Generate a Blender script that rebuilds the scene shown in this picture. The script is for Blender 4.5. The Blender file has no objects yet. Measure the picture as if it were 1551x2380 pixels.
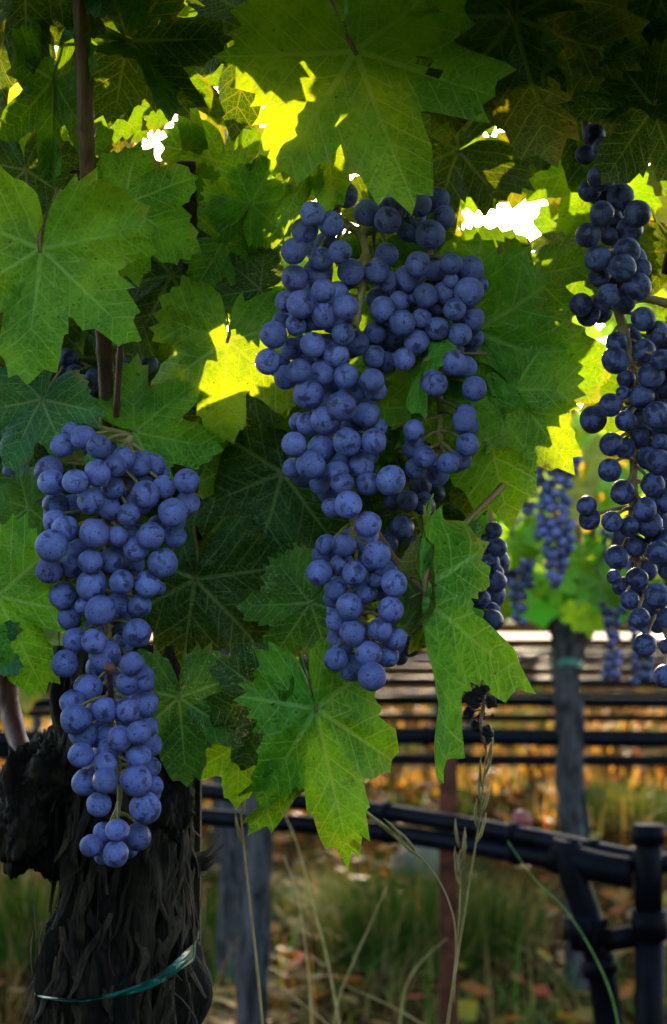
import bpy, math, random
from mathutils import Vector, Matrix, noise

R = math.radians
scene = bpy.context.scene
col = scene.collection
rnd = random.Random(7)

# ------------------------------------------------------------------ camera
CAM_H = 0.85
LENS = 64.0
PX = 36.0 / LENS / 2380.0            # metres per layout pixel at 1 m distance
PITCH = math.atan(240 * PX)
cam = bpy.data.cameras.new('camera')
camo = bpy.data.objects.new('camera', cam)
col.objects.link(camo)
cam.sensor_fit = 'VERTICAL'
cam.sensor_height = 36.0
cam.lens = LENS
cam.clip_start = 0.05
cam.clip_end = 2000
camo.location = (0, 0, CAM_H)
camo.rotation_euler = (R(90) + PITCH, 0, 0)
cam.dof.use_dof = True
cam.dof.focus_distance = 0.84
cam.dof.aperture_fstop = 14
cam.dof.aperture_blades = 7
scene.camera = camo
C0 = Vector((0, 0, CAM_H))
RT = Vector((1, 0, 0))
UP = Vector((0, -math.sin(PITCH), math.cos(PITCH)))
FW = Vector((0, math.cos(PITCH), math.sin(PITCH)))


def at(x, y, d):
    return C0 + FW * d + RT * ((x - 775.5) * PX * d) + UP * ((1190 - y) * PX * d)


# ------------------------------------------------------------------ sky, sun, exposure
SUN = (FW + RT * (404.5 * PX) + UP * (740 * PX)).normalized()
SUN_EL = math.asin(SUN.z)
SUN_AZ = math.atan2(SUN.x, SUN.y)
world = bpy.data.worlds.new('World')
scene.world = world
world.use_nodes = True
wn, wl = world.node_tree.nodes, world.node_tree.links
wn.clear()
wout = wn.new('ShaderNodeOutputWorld')
sky = wn.new('ShaderNodeTexSky')
sky.sky_type = 'NISHITA'
sky.sun_disc = False
sky.sun_elevation = SUN_EL
sky.sun_rotation = SUN_AZ
sky.air_density = 1.0
sky.dust_density = 1.2
bg = wn.new('ShaderNodeBackground')
bg.inputs[1].default_value = 0.15
wl.new(sky.outputs[0], bg.inputs[0])
# the sun's own disc, seen between the leaves
tc = wn.new('ShaderNodeTexCoord')
dot = wn.new('ShaderNodeVectorMath'); dot.operation = 'DOT_PRODUCT'
dot.inputs[1].default_value = SUN
wl.new(tc.outputs['Generated'], dot.inputs[0])
mr = wn.new('ShaderNodeMapRange')
mr.inputs['From Min'].default_value = math.cos(R(0.46))
mr.inputs['From Max'].default_value = math.cos(R(0.34))
mr.inputs['To Min'].default_value = 0
mr.inputs['To Max'].default_value = 40
wl.new(dot.outputs['Value'], mr.inputs['Value'])
bg2 = wn.new('ShaderNodeBackground')
bg2.inputs[0].default_value = (1, 0.9, 0.7, 1)
wl.new(mr.outputs[0], bg2.inputs[1])
wadd = wn.new('ShaderNodeAddShader')
wl.new(bg.outputs[0], wadd.inputs[0]); wl.new(bg2.outputs[0], wadd.inputs[1])
wl.new(wadd.outputs[0], wout.inputs[0])

sl = bpy.data.lights.new('sun', 'SUN')
sl.energy = 2.75
sl.angle = R(0.53)
sl.color = (1.0, 0.80, 0.54)
so = bpy.data.objects.new('sun', sl)
so.rotation_euler = (-SUN).to_track_quat('-Z', 'Y').to_euler()
so.location = (1, 6, 4)
col.objects.link(so)

vs = scene.view_settings
vs.view_transform = 'Standard'
vs.look = 'None'
vs.exposure = 2.82
vs.gamma = 1.0
scene.cycles.use_denoising = True
scene.cycles.max_bounces = 5
scene.cycles.diffuse_bounces = 1
scene.cycles.use_adaptive_sampling = True
scene.cycles.adaptive_threshold = 0.02
scene.cycles.transmission_bounces = 6
scene.cycles.sample_clamp_indirect = 6.0


# ------------------------------------------------------------------ helpers
def tag(o, label=None, cat=None, group=None, kind=None):
    if label: o['label'] = label
    if cat: o['category'] = cat
    if group: o['group'] = group
    if kind: o['kind'] = kind
    return o


def empty(name, loc):
    o = bpy.data.objects.new(name, None)
    o.empty_display_size = 0.02
    o.location = loc
    col.objects.link(o)
    return o


def link(name, me, parent=None):
    o = bpy.data.objects.new(name, me)
    col.objects.link(o)
    if parent:
        o.parent = parent
    return o


class MB:
    """collects vertices and faces of one mesh"""
    def __init__(self, origin=(0, 0, 0)):
        self.v, self.f = [], []
        self.o = Vector(origin)
        self.c = None

    def tube(self, pts, rad, n=8, cap=True, jit=0.0, seed=0):
        pts = [Vector(p) for p in pts]
        if not isinstance(rad, (list, tuple)):
            rad = [rad] * len(pts)
        base = len(self.v)
        up = Vector((0.31, 0.17, 0.93))
        prev = None
        for i, p in enumerate(pts):
            t = (pts[min(i + 1, len(pts) - 1)] - pts[max(i - 1, 0)]).normalized()
            if prev is None:
                a = t.cross(up if abs(t.dot(up)) < 0.95 else Vector((1, 0, 0))).normalized()
            else:
                a = (prev - t * prev.dot(t)).normalized()
            prev = a
            b = t.cross(a)
            for k in range(n):
                th = 2 * math.pi * k / n
                dd = a * math.cos(th) + b * math.sin(th)
                r = rad[i]
                if jit:
                    r *= 1 + jit * noise.noise((p + dd * rad[i]) * (2.2 / max(rad[i], 1e-4)) + Vector((seed, seed * 1.7, 0)))
                self.v.append(p + dd * r - self.o)
        for i in range(len(pts) - 1):
            for k in range(n):
                k2 = (k + 1) % n
                self.f.append((base + i * n + k, base + i * n + k2, base + (i + 1) * n + k2, base + (i + 1) * n + k))
        if cap:
            self.f.append(tuple(base + k for k in range(n))[::-1])
            self.f.append(tuple(base + (len(pts) - 1) * n + k for k in range(n)))
        return self

    def box(self, c, sx, sy, sz, rot=None):
        base = len(self.v)
        c = Vector(c)
        for dx in (-1, 1):
            for dy in (-1, 1):
                for dz in (-1, 1):
                    q = Vector((dx * sx / 2, dy * sy / 2, dz * sz / 2))
                    if rot: q = rot @ q
                    self.v.append(c + q - self.o)
        for f in ((0, 1, 3, 2), (4, 6, 7, 5), (0, 4, 5, 1), (2, 3, 7, 6), (0, 2, 6, 4), (1, 5, 7, 3)):
            self.f.append(tuple(base + i for i in f))
        return self

    def quad(self, a, b, c, d):
        base = len(self.v)
        self.v += [Vector(a) - self.o, Vector(b) - self.o, Vector(c) - self.o, Vector(d) - self.o]
        self.f.append((base, base + 1, base + 2, base + 3))

    def mesh(self, name, mat, smooth=True):
        me = bpy.data.meshes.new(name)
        me.from_pydata([tuple(v) for v in self.v], [], self.f)
        me.materials.append(mat)
        if smooth:
            me.shade_smooth()
        return me

    def build(self, name, mat, parent=None, smooth=True, loc=None):
        o = link(name, self.mesh(name, mat, smooth), parent)
        if loc is not None:
            o.location = loc
        return o


def spline(pts, n=6):
    """Catmull-Rom through the points"""
    pts = [Vector(p) for p in pts]
    if len(pts) < 3:
        return [pts[0].lerp(pts[-1], i / n) for i in range(n + 1)]
    P = [pts[0] * 2 - pts[1]] + pts + [pts[-1] * 2 - pts[-2]]
    out = []
    for i in range(1, len(P) - 2):
        for k in range(n):
            t = k / n
            a, b, c, d = P[i - 1], P[i], P[i + 1], P[i + 2]
            out.append(0.5 * ((2 * b) + (c - a) * t + (2 * a - 5 * b + 4 * c - d) * t * t + (3 * b - a - 3 * c + d) * t ** 3))
    out.append(pts[-1])
    return out


# ------------------------------------------------------------------ materials
class NT:
    def __init__(self, name):
        self.m = bpy.data.materials.new(name)
        self.m.use_nodes = True
        self.t = self.m.node_tree
        self.t.nodes.clear()
        self.out = self.t.nodes.new('ShaderNodeOutputMaterial')

    def n(self, kind, **kw):
        nd = self.t.nodes.new(kind)
        for k, v in kw.items():
            setattr(nd, k, v)
        return nd

    def put(self, sock, v):
        if isinstance(v, bpy.types.NodeSocket):
            self.t.links.new(v, sock)
        elif v is not None:
            sock.default_value = v

    def math(self, op, a, b=None, c=None, clamp=False):
        nd = self.n('ShaderNodeMath', operation=op, use_clamp=clamp)
        self.put(nd.inputs[0], a); self.put(nd.inputs[1], b)
        if c is not None: self.put(nd.inputs[2], c)
        return nd.outputs[0]

    def vmath(self, op, a, b=None, scale=None):
        nd = self.n('ShaderNodeVectorMath', operation=op)
        self.put(nd.inputs[0], a)
        if b is not None: self.put(nd.inputs[1], b)
        if scale is not None: self.put(nd.inputs['Scale'], scale)
        return nd.outputs[0]

    def ramp(self, v, lo, hi, a=0.0, b=1.0):
        nd = self.n('ShaderNodeMapRange', interpolation_type='SMOOTHSTEP')
        self.put(nd.inputs['Value'], v)
        self.put(nd.inputs['From Min'], lo); self.put(nd.inputs['From Max'], hi)
        nd.inputs['To Min'].default_value = a; nd.inputs['To Max'].default_value = b
        return nd.outputs[0]

    def mix(self, f, a, b, mode='MIX'):
        nd = self.n('ShaderNodeMix', data_type='RGBA', blend_type=mode)
        self.put(nd.inputs[0], f)
        self.put(nd.inputs[6], a); self.put(nd.inputs[7], b)
        return nd.outputs[2]

    def noise(self, vec, scale, detail=3, rough=0.55, dist=0.0):
        nd = self.n('ShaderNodeTexNoise')
        self.put(nd.inputs['Vector'], vec)
        nd.inputs['Scale'].default_value = scale
        nd.inputs['Detail'].default_value = detail
        nd.inputs['Roughness'].default_value = rough
        nd.inputs['Distortion'].default_value = dist
        return nd.outputs[0]

    def voro(self, vec, scale, feat='F1', rand=1.0):
        nd = self.n('ShaderNodeTexVoronoi', feature=feat)
        self.put(nd.inputs['Vector'], vec)
        nd.inputs['Scale'].default_value = scale
        nd.inputs['Randomness'].default_value = rand
        return nd.outputs[0]

    def bump(self, h, strength=0.3, dist=0.01):
        nd = self.n('ShaderNodeBump')
        nd.inputs['Strength'].default_value = strength
        nd.inputs['Distance'].default_value = dist
        self.put(nd.inputs['Height'], h)
        return nd.outputs[0]

    def bsdf(self, color, rough=0.6, spec=0.4, normal=None, metal=0.0):
        b = self.n('ShaderNodeBsdfPrincipled')
        self.put(b.inputs['Base Color'], color)
        self.put(b.inputs['Roughness'], rough)
        self.put(b.inputs['Specular IOR Level'], spec)
        b.inputs['Metallic'].default_value = metal
        if normal is not None: self.put(b.inputs['Normal'], normal)
        return b.outputs[0]

    def done(self, shader):
        self.t.links.new(shader, self.out.inputs[0])
        return self.m


def rgb(r, g, b):
    return (r, g, b, 1)


def leaf_material():
    t = NT('vine_leaf')
    lc = t.n('ShaderNodeAttribute', attribute_name='leafco')
    vc = t.n('ShaderNodeAttribute', attribute_name='veinco')
    oi = t.n('ShaderNodeObjectInfo')
    sep = t.n('ShaderNodeSeparateXYZ'); t.put(sep.inputs[0], lc.outputs['Vector'])
    sv = t.n('ShaderNodeSeparateXYZ'); t.put(sv.inputs[0], vc.outputs['Vector'])
    a, b, rim = sv.outputs[0], sv.outputs[1], sep.outputs[2]
    off = t.n('ShaderNodeCombineXYZ')
    r50 = t.math('MULTIPLY', oi.outputs['Random'], 50.0)
    t.put(off.inputs[0], r50); t.put(off.inputs[1], r50); t.put(off.inputs[2], r50)
    flat = t.n('ShaderNodeCombineXYZ')
    t.put(flat.inputs[0], sep.outputs[0]); t.put(flat.inputs[1], sep.outputs[1])
    co = t.vmath('ADD', flat.outputs[0], off.outputs[0])
    wob = t.math('MULTIPLY', t.math('SUBTRACT', t.noise(co, 5, 2), 0.5), 0.05)
    bw = t.math('ADD', b, t.math('MULTIPLY', wob, 0.25))
    # first, second and third order veins
    w1 = t.math('MULTIPLY', t.math('SUBTRACT', 1.25, a), 0.0155)
    main = t.math('SUBTRACT', 1.0, t.ramp(t.math('DIVIDE', t.math('ABSOLUTE', bw), w1), 0.55, 1.5))
    s = t.math('ADD', t.math('SUBTRACT', a, t.math('MULTIPLY', b, 0.95)), wob)
    pp = t.n('ShaderNodeMath', operation='PINGPONG'); t.put(pp.inputs[0], t.math('MULTIPLY', s, 6.5)); pp.inputs[1].default_value = 0.5
    sec = t.math('SUBTRACT', 1.0, t.ramp(pp.outputs[0], 0.016, 0.068))
    ter = t.math('SUBTRACT', 1.0, t.ramp(t.voro(co, 17, 'DISTANCE_TO_EDGE'), 0.0, 0.075))
    qua = t.math('SUBTRACT', 1.0, t.ramp(t.voro(co, 46, 'DISTANCE_TO_EDGE'), 0.0, 0.10))
    vein = t.math('MAXIMUM', main, t.math('MULTIPLY', sec, 0.8))
    vein = t.math('MAXIMUM', vein, t.math('MULTIPLY', ter, 0.42))
    vein = t.math('MAXIMUM', vein, t.math('MULTIPLY', qua, 0.2))
    base = oi.outputs['Color']
    v1 = t.noise(co, 2.2, 4, 0.6)
    var = t.mix(t.ramp(v1, 0.3, 0.7), t.mix(1.0, base, rgb(0.55, 0.66, 0.5), 'MULTIPLY'), t.mix(1.0, base, rgb(1.45, 1.22, 1.3), 'MULTIPLY'))
    var = t.mix(t.math('MULTIPLY', t.ramp(t.noise(co, 11, 4, 0.7), 0.42, 0.72), 0.45), var, t.mix(1.0, base, rgb(0.45, 0.5, 0.4), 'MULTIPLY'))
    # yellowing towards some margins
    yel = t.math('MULTIPLY', t.ramp(rim, 0.80, 1.0), t.ramp(t.noise(co, 1.6, 3), 0.52, 0.68))
    var = t.mix(t.math('MULTIPLY', yel, 0.6), var, rgb(0.24, 0.23, 0.03))
    colr = t.mix(vein, var, t.mix(0.5, t.mix(1.0, base, rgb(2.2, 1.7, 2.4), 'MULTIPLY'), rgb(0.34, 0.46, 0.14)))
    # pale flecks on the leaves that carry them (object colour alpha)
    fl = t.math('MULTIPLY', t.ramp(t.noise(co, 26, 2, 0.7), 0.60, 0.66), t.ramp(t.noise(co, 3.4, 2), 0.46, 0.60))
    fl = t.math('MULTIPLY', fl, oi.outputs['Alpha'])
    colr = t.mix(fl, colr, rgb(0.30, 0.36, 0.16))
    # brown freckles and a few necrotic blots
    sp = t.math('SUBTRACT', 1.0, t.ramp(t.voro(co, 9), 0.05, 0.10))
    blot = t.math('MULTIPLY', t.ramp(t.noise(co, 4.2, 5, 0.65), 0.64, 0.70), t.ramp(rim, 0.3, 0.9))
    br = t.math('MAXIMUM', t.math('MULTIPLY', sp, 0.75), t.math('MULTIPLY', blot, 0.7))
    colr = t.mix(br, colr, rgb(0.05, 0.028, 0.008))
    tr = t.mix(1.0, colr, rgb(2.2, 1.05, 0.22), 'MULTIPLY')
    tr = t.mix(t.math('MULTIPLY', vein, 0.7), tr, t.mix(1.0, var, rgb(1.0, 0.6, 0.12), 'MULTIPLY'))
    puff = t.math('MULTIPLY', t.ramp(t.voro(co, 17, 'DISTANCE_TO_EDGE'), 0.0, 0.35), 1.1)
    h = t.math('ADD', puff, t.math('SUBTRACT', t.math('MULTIPLY', t.noise(co, 9, 3), 0.9), t.math('MULTIPLY', vein, 0.8)))
    nrm = t.bump(h, 0.28, 0.0014)
    p = t.bsdf(colr, t.ramp(v1, 0.3, 0.7, 0.42, 0.6), 0.38, nrm)
    tl = t.n('ShaderNodeBsdfTranslucent')
    t.put(tl.inputs[0], tr); t.put(tl.inputs[1], nrm)
    mx = t.n('ShaderNodeMixShader'); mx.inputs[0].default_value = 0.46
    t.put(mx.inputs[1], p); t.put(mx.inputs[2], tl.outputs[0])
    return t.done(mx.outputs[0])


def grape_material(name='grape_skin', bloom=(0.175, 0.208, 0.54), skin=(0.008, 0.008, 0.022), wiped=0.06):
    t = NT(name)
    oi = t.n('ShaderNodeObjectInfo')
    tcn = t.n('ShaderNodeTexCoord')
    ob = tcn.outputs['Object']
    r = oi.outputs['Random']
    off = t.n('ShaderNodeCombineXYZ')
    t.put(off.inputs[0], t.math('MULTIPLY', r, 91.0)); t.put(off.inputs[1], t.math('MULTIPLY', r, 37.0)); t.put(off.inputs[2], t.math('MULTIPLY', r, 63.0))
    co = t.vmath('ADD', ob, off.outputs[0])
    soft = t.noise(co, 1.4, 4, 0.6)
    fine = t.noise(co, 9, 4, 0.7)
    bl = t.math('ADD', t.ramp(soft, 0.25, 0.7, 0.55, 1.0), t.math('MULTIPLY', t.math('SUBTRACT', fine, 0.5), 0.45))
    bl = t.math('MULTIPLY', bl, t.math('ADD', 0.58, t.math('MULTIPLY', t.math('POWER', t.math('FRACT', t.math('MULTIPLY', r, 7.31)), 0.6), 0.50)))
    # rubbed patches, scratches and specks
    rub = t.ramp(t.noise(co, 1.15, 5, 0.62, 0.4), 0.605 - wiped, 0.67 - wiped)
    mp = t.n('ShaderNodeMapping'); t.put(mp.inputs[0], co); mp.inputs['Scale'].default_value = (1.0, 3.5, 1.6); mp.inputs['Rotation'].default_value = (0.5, 0.8, 0.3)
    scr = t.math('MULTIPLY', t.ramp(t.noise(mp.outputs[0], 4.2, 4, 0.7, 0.6), 0.66, 0.70), t.ramp(t.noise(co, 1.3, 2), 0.48, 0.56))
    spk = t.math('SUBTRACT', 1.0, t.ramp(t.voro(co, 7.5), 0.15, 0.25))
    spk2 = t.math('MULTIPLY', t.math('SUBTRACT', 1.0, t.ramp(t.voro(co, 2.6), 0.09, 0.14)), 0.9)
    sepn = t.n('ShaderNodeSeparateXYZ'); t.put(sepn.inputs[0], t.vmath('NORMALIZE', ob))
    rr = t.math('ADD', sepn.outputs[2], t.math('MULTIPLY', t.math('SUBTRACT', t.noise(co, 14, 3), 0.5), 0.004))
    scar = t.math('MULTIPLY', t.ramp(rr, 0.9972, 0.9992), t.ramp(t.math('FRACT', t.math('MULTIPLY', r, 29.3)), 0.45, 0.5))
    dark = t.math('MAXIMUM', t.math('MAXIMUM', t.math('MULTIPLY', rub, 0.8), scr), t.math('MAXIMUM', spk, t.math('MAXIMUM', spk2, scar)), clamp=True)
    mask = t.math('MULTIPLY', bl, t.math('SUBTRACT', 1.0, t.math('MULTIPLY', dark, 0.9)), clamp=True)
    sk = t.mix(t.math('FRACT', t.math('MULTIPLY', r, 17.7)), rgb(*skin), rgb(skin[0] * 1.8, skin[1] * 1.2, skin[2] * 1.5))
    bcol = t.mix(t.math('FRACT', t.math('MULTIPLY', r, 5.13)), rgb(*bloom), rgb(bloom[0] * 1.08, bloom[1] * 0.95, bloom[2] * 0.96))
    c = t.mix(mask, sk, bcol)
    nrm = t.bump(t.math('SUBTRACT', fine, t.math('MULTIPLY', dark, 0.5)), 0.12, 0.0006)
    p = t.bsdf(c, t.ramp(mask, 0.1, 0.7, 0.36, 0.68), 0.32, nrm)
    return t.done(p)


def bark_material(name, dark, light, scale=1.0, bumpd=0.004):
    t = NT(name)
    tcn = t.n('ShaderNodeTexCoord')
    mp = t.n('ShaderNodeMapping'); t.put(mp.inputs[0], tcn.outputs['Object'])
    mp.inputs['Scale'].default_value = (60 * scale, 60 * scale, 9 * scale)
    n1 = t.noise(mp.outputs[0], 1.6, 6, 0.7, 0.8)
    n2 = t.noise(tcn.outputs['Object'], 28 * scale, 4, 0.6)
    c = t.mix(t.ramp(n1, 0.34, 0.66), rgb(*dark), rgb(*light))
    c = t.mix(t.ramp(n2, 0.5, 0.75), c, rgb(*(x * 0.5 for x in dark)))
    h = t.math('ADD', n1, t.math('MULTIPLY', n2, 0.4))
    return t.done(t.bsdf(c, 0.85, 0.2, t.bump(h, 0.8, bumpd)))


def simple_noise_material(name, c1, c2, scale=40, rough=0.6, spec=0.3, stretch=(1, 1, 1), bump=0.2, bd=0.002):
    t = NT(name)
    tcn = t.n('ShaderNodeTexCoord')
    mp = t.n('ShaderNodeMapping'); t.put(mp.inputs[0], tcn.outputs['Object']); mp.inputs['Scale'].default_value = stretch
    n1 = t.noise(mp.outputs[0], scale, 4, 0.6)
    c = t.mix(t.ramp(n1, 0.3, 0.7), rgb(*c1), rgb(*c2))
    return t.done(t.bsdf(c, rough, spec, t.bump(n1, bump, bd)))


def tint_material(name, rough=0.6, trans=0.3, warm=(1.6, 1.3, 0.6), spec=0.3):
    """colour carried by the pieces themselves (blades, litter, far leaves)"""
    t = NT(name)
    at_ = t.n('ShaderNodeAttribute', attribute_name='tint')
    p = t.bsdf(at_.outputs['Color'], rough, spec)
    tl = t.n('ShaderNodeBsdfTranslucent')
    t.put(tl.inputs[0], t.mix(1.0, at_.outputs['Color'], rgb(*warm), 'MULTIPLY'))
    mx = t.n('ShaderNodeMixShader'); mx.inputs[0].default_value = trans
    t.put(mx.inputs[1], p); t.put(mx.inputs[2], tl.outputs[0])
    return t.done(mx.outputs[0])


M = {}
M['leaf'] = leaf_material()
M['grape'] = grape_material()
M['rubbed_shaded_grape'] = grape_material('rubbed_shaded_grape_skin', (0.11, 0.13, 0.32), (0.006, 0.006, 0.014), 0.13)  # more rubbed bloom, plus darker colours standing in for shade on these bunches
M['dried_grape'] = simple_noise_material('dried_grape', (0.012, 0.008, 0.012), (0.05, 0.03, 0.03), 3, 0.5, 0.3, bump=0.8, bd=0.2)
M['stem'] = simple_noise_material('bunch_stem', (0.16, 0.13, 0.03), (0.34, 0.28, 0.10), 120, 0.6)
M['old_stem'] = simple_noise_material('woody_bunch_stem', (0.20, 0.12, 0.05), (0.36, 0.26, 0.13), 120, 0.65)
M['petiole'] = simple_noise_material('leaf_stalk', (0.20, 0.17, 0.05), (0.28, 0.11, 0.06), 6, 0.5)
M['cane'] = simple_noise_material('cane_bark', (0.05, 0.022, 0.010), (0.20, 0.10, 0.04), 3.0, 0.6, 0.3, (60, 60, 4), 0.5)
M['red_cane'] = simple_noise_material('young_cane_bark', (0.08, 0.025, 0.02), (0.18, 0.06, 0.04), 3.0, 0.5, 0.3, (60, 60, 5), 0.3)
M['bark'] = bark_material('old_vine_bark', (0.002, 0.0014, 0.001), (0.036, 0.023, 0.013), 1.0, 0.007)
M['strip'] = bark_material('peeling_bark', (0.004, 0.0028, 0.0016), (0.06, 0.039, 0.023), 2.2, 0.002)
M['grey_bark'] = bark_material('weathered_grey_bark', (0.0015, 0.0015, 0.002), (0.065, 0.06, 0.068), 0.9, 0.006)
M['rust'] = simple_noise_material('rusty_steel', (0.03, 0.008, 0.004), (0.09, 0.024, 0.010), 60, 0.8, 0.2)
M['stake_wood'] = bark_material('stake_wood', (0.014, 0.009, 0.006), (0.06, 0.035, 0.02), 1.4, 0.002)
M['tie'] = simple_noise_material('green_plastic_tape', (0.0, 0.035, 0.024), (0.002, 0.12, 0.085), 8, 0.35, 0.5, (4, 4, 40), 0.5, 0.003)
M['pipe'] = simple_noise_material('black_polyethylene', (0.0015, 0.0015, 0.003), (0.004, 0.004, 0.009), 30, 0.4, 0.05, bump=0.1)
M['fitting'] = simple_noise_material('black_pvc_fitting', (0.001, 0.001, 0.002), (0.003, 0.003, 0.006), 30, 0.5, 0.04, bump=0.1)
M['red_plastic'] = simple_noise_material('dull_red_plastic', (0.12, 0.02, 0.02), (0.2, 0.04, 0.04), 40, 0.5)
M['blade'] = tint_material('grass_blade', 0.6, 0.4, (1.5, 1.15, 0.5), 0.12)
M['far_leaf'] = tint_material('far_leaf', 0.55, 0.46, (2.6, 1.5, 0.35))
M['straw'] = simple_noise_material('dry_straw', (0.26, 0.18, 0.06), (0.42, 0.31, 0.12), 60, 0.6)
M['green_straw'] = simple_noise_material('green_grass_stem', (0.06, 0.14, 0.02), (0.13, 0.24, 0.05), 60, 0.6)

# ------------------------------------------------------------------ leaves
HALF = [(0, 1.0), (12, 0.90), (24, 0.74), (30, 0.70), (40, 0.82), (52, 0.93), (64, 0.86), (74, 0.74), (82, 0.70), (92, 0.76), (106, 0.80),
        (122, 0.74), (140, 0.68), (156, 0.62), (168, 0.48), (176, 0.22), (180, 0.08)]
VEINS = (0, 52, 106)


def leaf_mesh(name, seed, teeth=34, rings=9, lobe=1.0, side=1.0, basal=1.0, cup=0.25, droop=0.0, wave=0.06, fold=0.0, arch=0.10, curl=0.0, holes=0, narrow=1.0):
    """unit leaf: stalk junction at the origin, middle lobe towards +X, upper side +Z"""
    r = random.Random(seed)
    ctrl = {1: [], -1: []}
    for sgn in (1, -1):
        for (dg, rr) in HALF:
            f = rr
            if dg in (24, 30, 74, 82):
                f = rr * (1 - 0.42 * (lobe - 0.5)) * r.uniform(0.82, 1.08)
            elif 40 <= dg <= 64:
                f = rr * side * r.uniform(0.88, 1.08)
            elif 92 <= dg <= 168:
                f = rr * basal * r.uniform(0.86, 1.10)
            ctrl[sgn].append((dg, f))

    def base_r(th):
        dg = abs(math.degrees(th))
        c = ctrl[1 if th >= 0 else -1]
        for i in range(len(c) - 1):
            if dg <= c[i + 1][0]:
                t = (dg - c[i][0]) / (c[i + 1][0] - c[i][0])
                t = t * t * (3 - 2 * t) * 0.5 + t * 0.5
                return c[i][1] + (c[i + 1][1] - c[i][1]) * t
        return c[-1][1]

    angs, tooth = [], []
    edges = [0.0]
    for k in range(teeth):
        edges.append(edges[-1] + r.uniform(0.65, 1.35))
    tot = edges[-1]
    for k in range(teeth):
        a0 = -math.pi + 2 * math.pi * edges[k] / tot
        a1 = -math.pi + 2 * math.pi * edges[k + 1] / tot
        mid = (a0 + a1) / 2
        amp = r.uniform(0.03, 0.13) * (1.0 if abs(mid) < R(160) else 0.25)
        ph = ((0.0, 0.0), (0.33, 0.45), (0.56, 1.0), (0.78, 0.42)) if mid < 0 else ((0.0, 0.0), (0.22, 0.42), (0.44, 1.0), (0.67, 0.45))
        for p, hgt in ph:
            angs.append(a0 + (a1 - a0) * p)
            tooth.append(amp * hgt)
    n = len(angs)
    ts = [(i / rings) ** 0.8 for i in range(1, rings + 1)]
    verts, leafco, veinco = [(0, 0, 0)], [(0, 0, 0)], [(0, 0, 0)]
    ph1, ph2, ph3 = r.uniform(0, 6.28), r.uniform(0, 6.28), r.uniform(0, 6.28)
    nv = Vector((seed * 3.1, seed * 1.3, 0))
    for t in ts:
        for i in range(n):
            th = angs[i]
            rad = base_r(th) * t + tooth[i] * (t ** 5)
            x, y = rad * math.cos(th), rad * math.sin(th)
            dg = abs(math.degrees(th))
            loc = min(abs(dg - v) for v in VEINS)
            loc = min(loc, 60)
            a, b = rad * math.cos(R(loc)), rad * math.sin(R(loc))
            z = arch * min(b, 0.3) * 1.4 - arch * 2.4 * max(b - 0.12, 0) ** 1.5
            z -= cup * rad * rad
            z += wave * t * t * (math.sin(3 * th + ph1) + 0.7 * math.sin(5 * th + ph2) + 0.35 * math.sin(11 * th + ph3) * t)
            z += 0.06 * noise.noise(Vector((x * 2.4, y * 2.4, 0)) + nv) + 0.022 * noise.noise(Vector((x * 7, y * 7, 3)) + nv)
            z += fold * abs(y)
            xx, yy = x, y * narrow
            # droop of the tip: bend the blade along x
            if droop and x > 0:
                an = droop * x
                xx, z = (math.sin(an) / droop if abs(droop) > 1e-4 else x) + z * -math.sin(-an) * 0.0, z - (1 - math.cos(an)) / droop
            if curl:
                an = curl * y
                yy, z = math.sin(an) / curl * narrow, z - (1 - math.cos(an)) / curl
            verts.append((xx, yy, z)); leafco.append((x, y, t)); veinco.append((a, b, 0))
    faces = []
    for i in range(n):
        j = (i + 1) % n
        if j == 0: continue
        faces.append((0, 1 + i, 1 + j))
        for k in range(len(ts) - 1):
            p0, p1 = 1 + k * n, 1 + (k + 1) * n
            faces.append((p0 + i, p1 + i, p1 + j, p0 + j))
    for h in range(holes):
        ha, hr, hs = R(r.uniform(-120, 120)), r.uniform(0.3, 0.6), r.uniform(0.05, 0.10)
        hc = (hr * math.cos(ha), hr * math.sin(ha))
        keep = []
        for f in faces:
            cx = sum(leafco[q][0] for q in f) / len(f); cy = sum(leafco[q][1] for q in f) / len(f)
            if math.hypot(cx - hc[0], (cy - hc[1]) * 1.4) > hs: keep.append(f)
        faces = keep
    me = bpy.data.meshes.new(name)
    me.from_pydata(verts, [], faces)
    for nm, data in (('leafco', leafco), ('veinco', veinco)):
        at_ = me.attributes.new(nm, 'FLOAT_VECTOR', 'POINT')
        at_.data.foreach_set('vector', [c for v in data for c in v])
    me.materials.append(M['leaf'])
    me.shade_smooth()
    return me


def stalk_mesh(seed, length=0.5, up=1):
    r = random.Random(seed)
    m = MB()
    pts = spline([(0.03, 0, 0.0), (-0.10, 0.02, -0.03 * up), (-length * 0.5, r.uniform(-0.1, 0.1), -0.26 * up), (-length, r.uniform(-0.2, 0.2), -0.75 * up)], 4)
    m.tube(pts, [0.014] + [0.017] * (len(pts) - 2) + [0.022], 6)
    return m.mesh('leaf_stalk', M['petiole'])


STALKS = [stalk_mesh(i) for i in range(5)]
STALKS_UP = [stalk_mesh(i + 10, up=-1) for i in range(5)]
FILL = [leaf_mesh('leaf', 100 + i, teeth=36, rings=6, lobe=0.6 + 0.25 * (i % 4), side=0.95 + 0.04 * (i % 3), basal=0.95 + 0.05 * (i % 3), cup=0.12 + 0.09 * (i % 4), wave=0.05 + 0.02 * (i % 3),
                  fold=0.12 * (i % 3), arch=0.12, curl=0.5 * (i % 2)) for i in range(12)]
LOW = [leaf_mesh('leaf', 200 + i, teeth=22, rings=3, lobe=0.7 + 0.2 * (i % 3), cup=0.2 + 0.1 * (i % 3), wave=0.09, fold=0.1 * (i % 3), arch=0.1) for i in range(8)]


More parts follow.
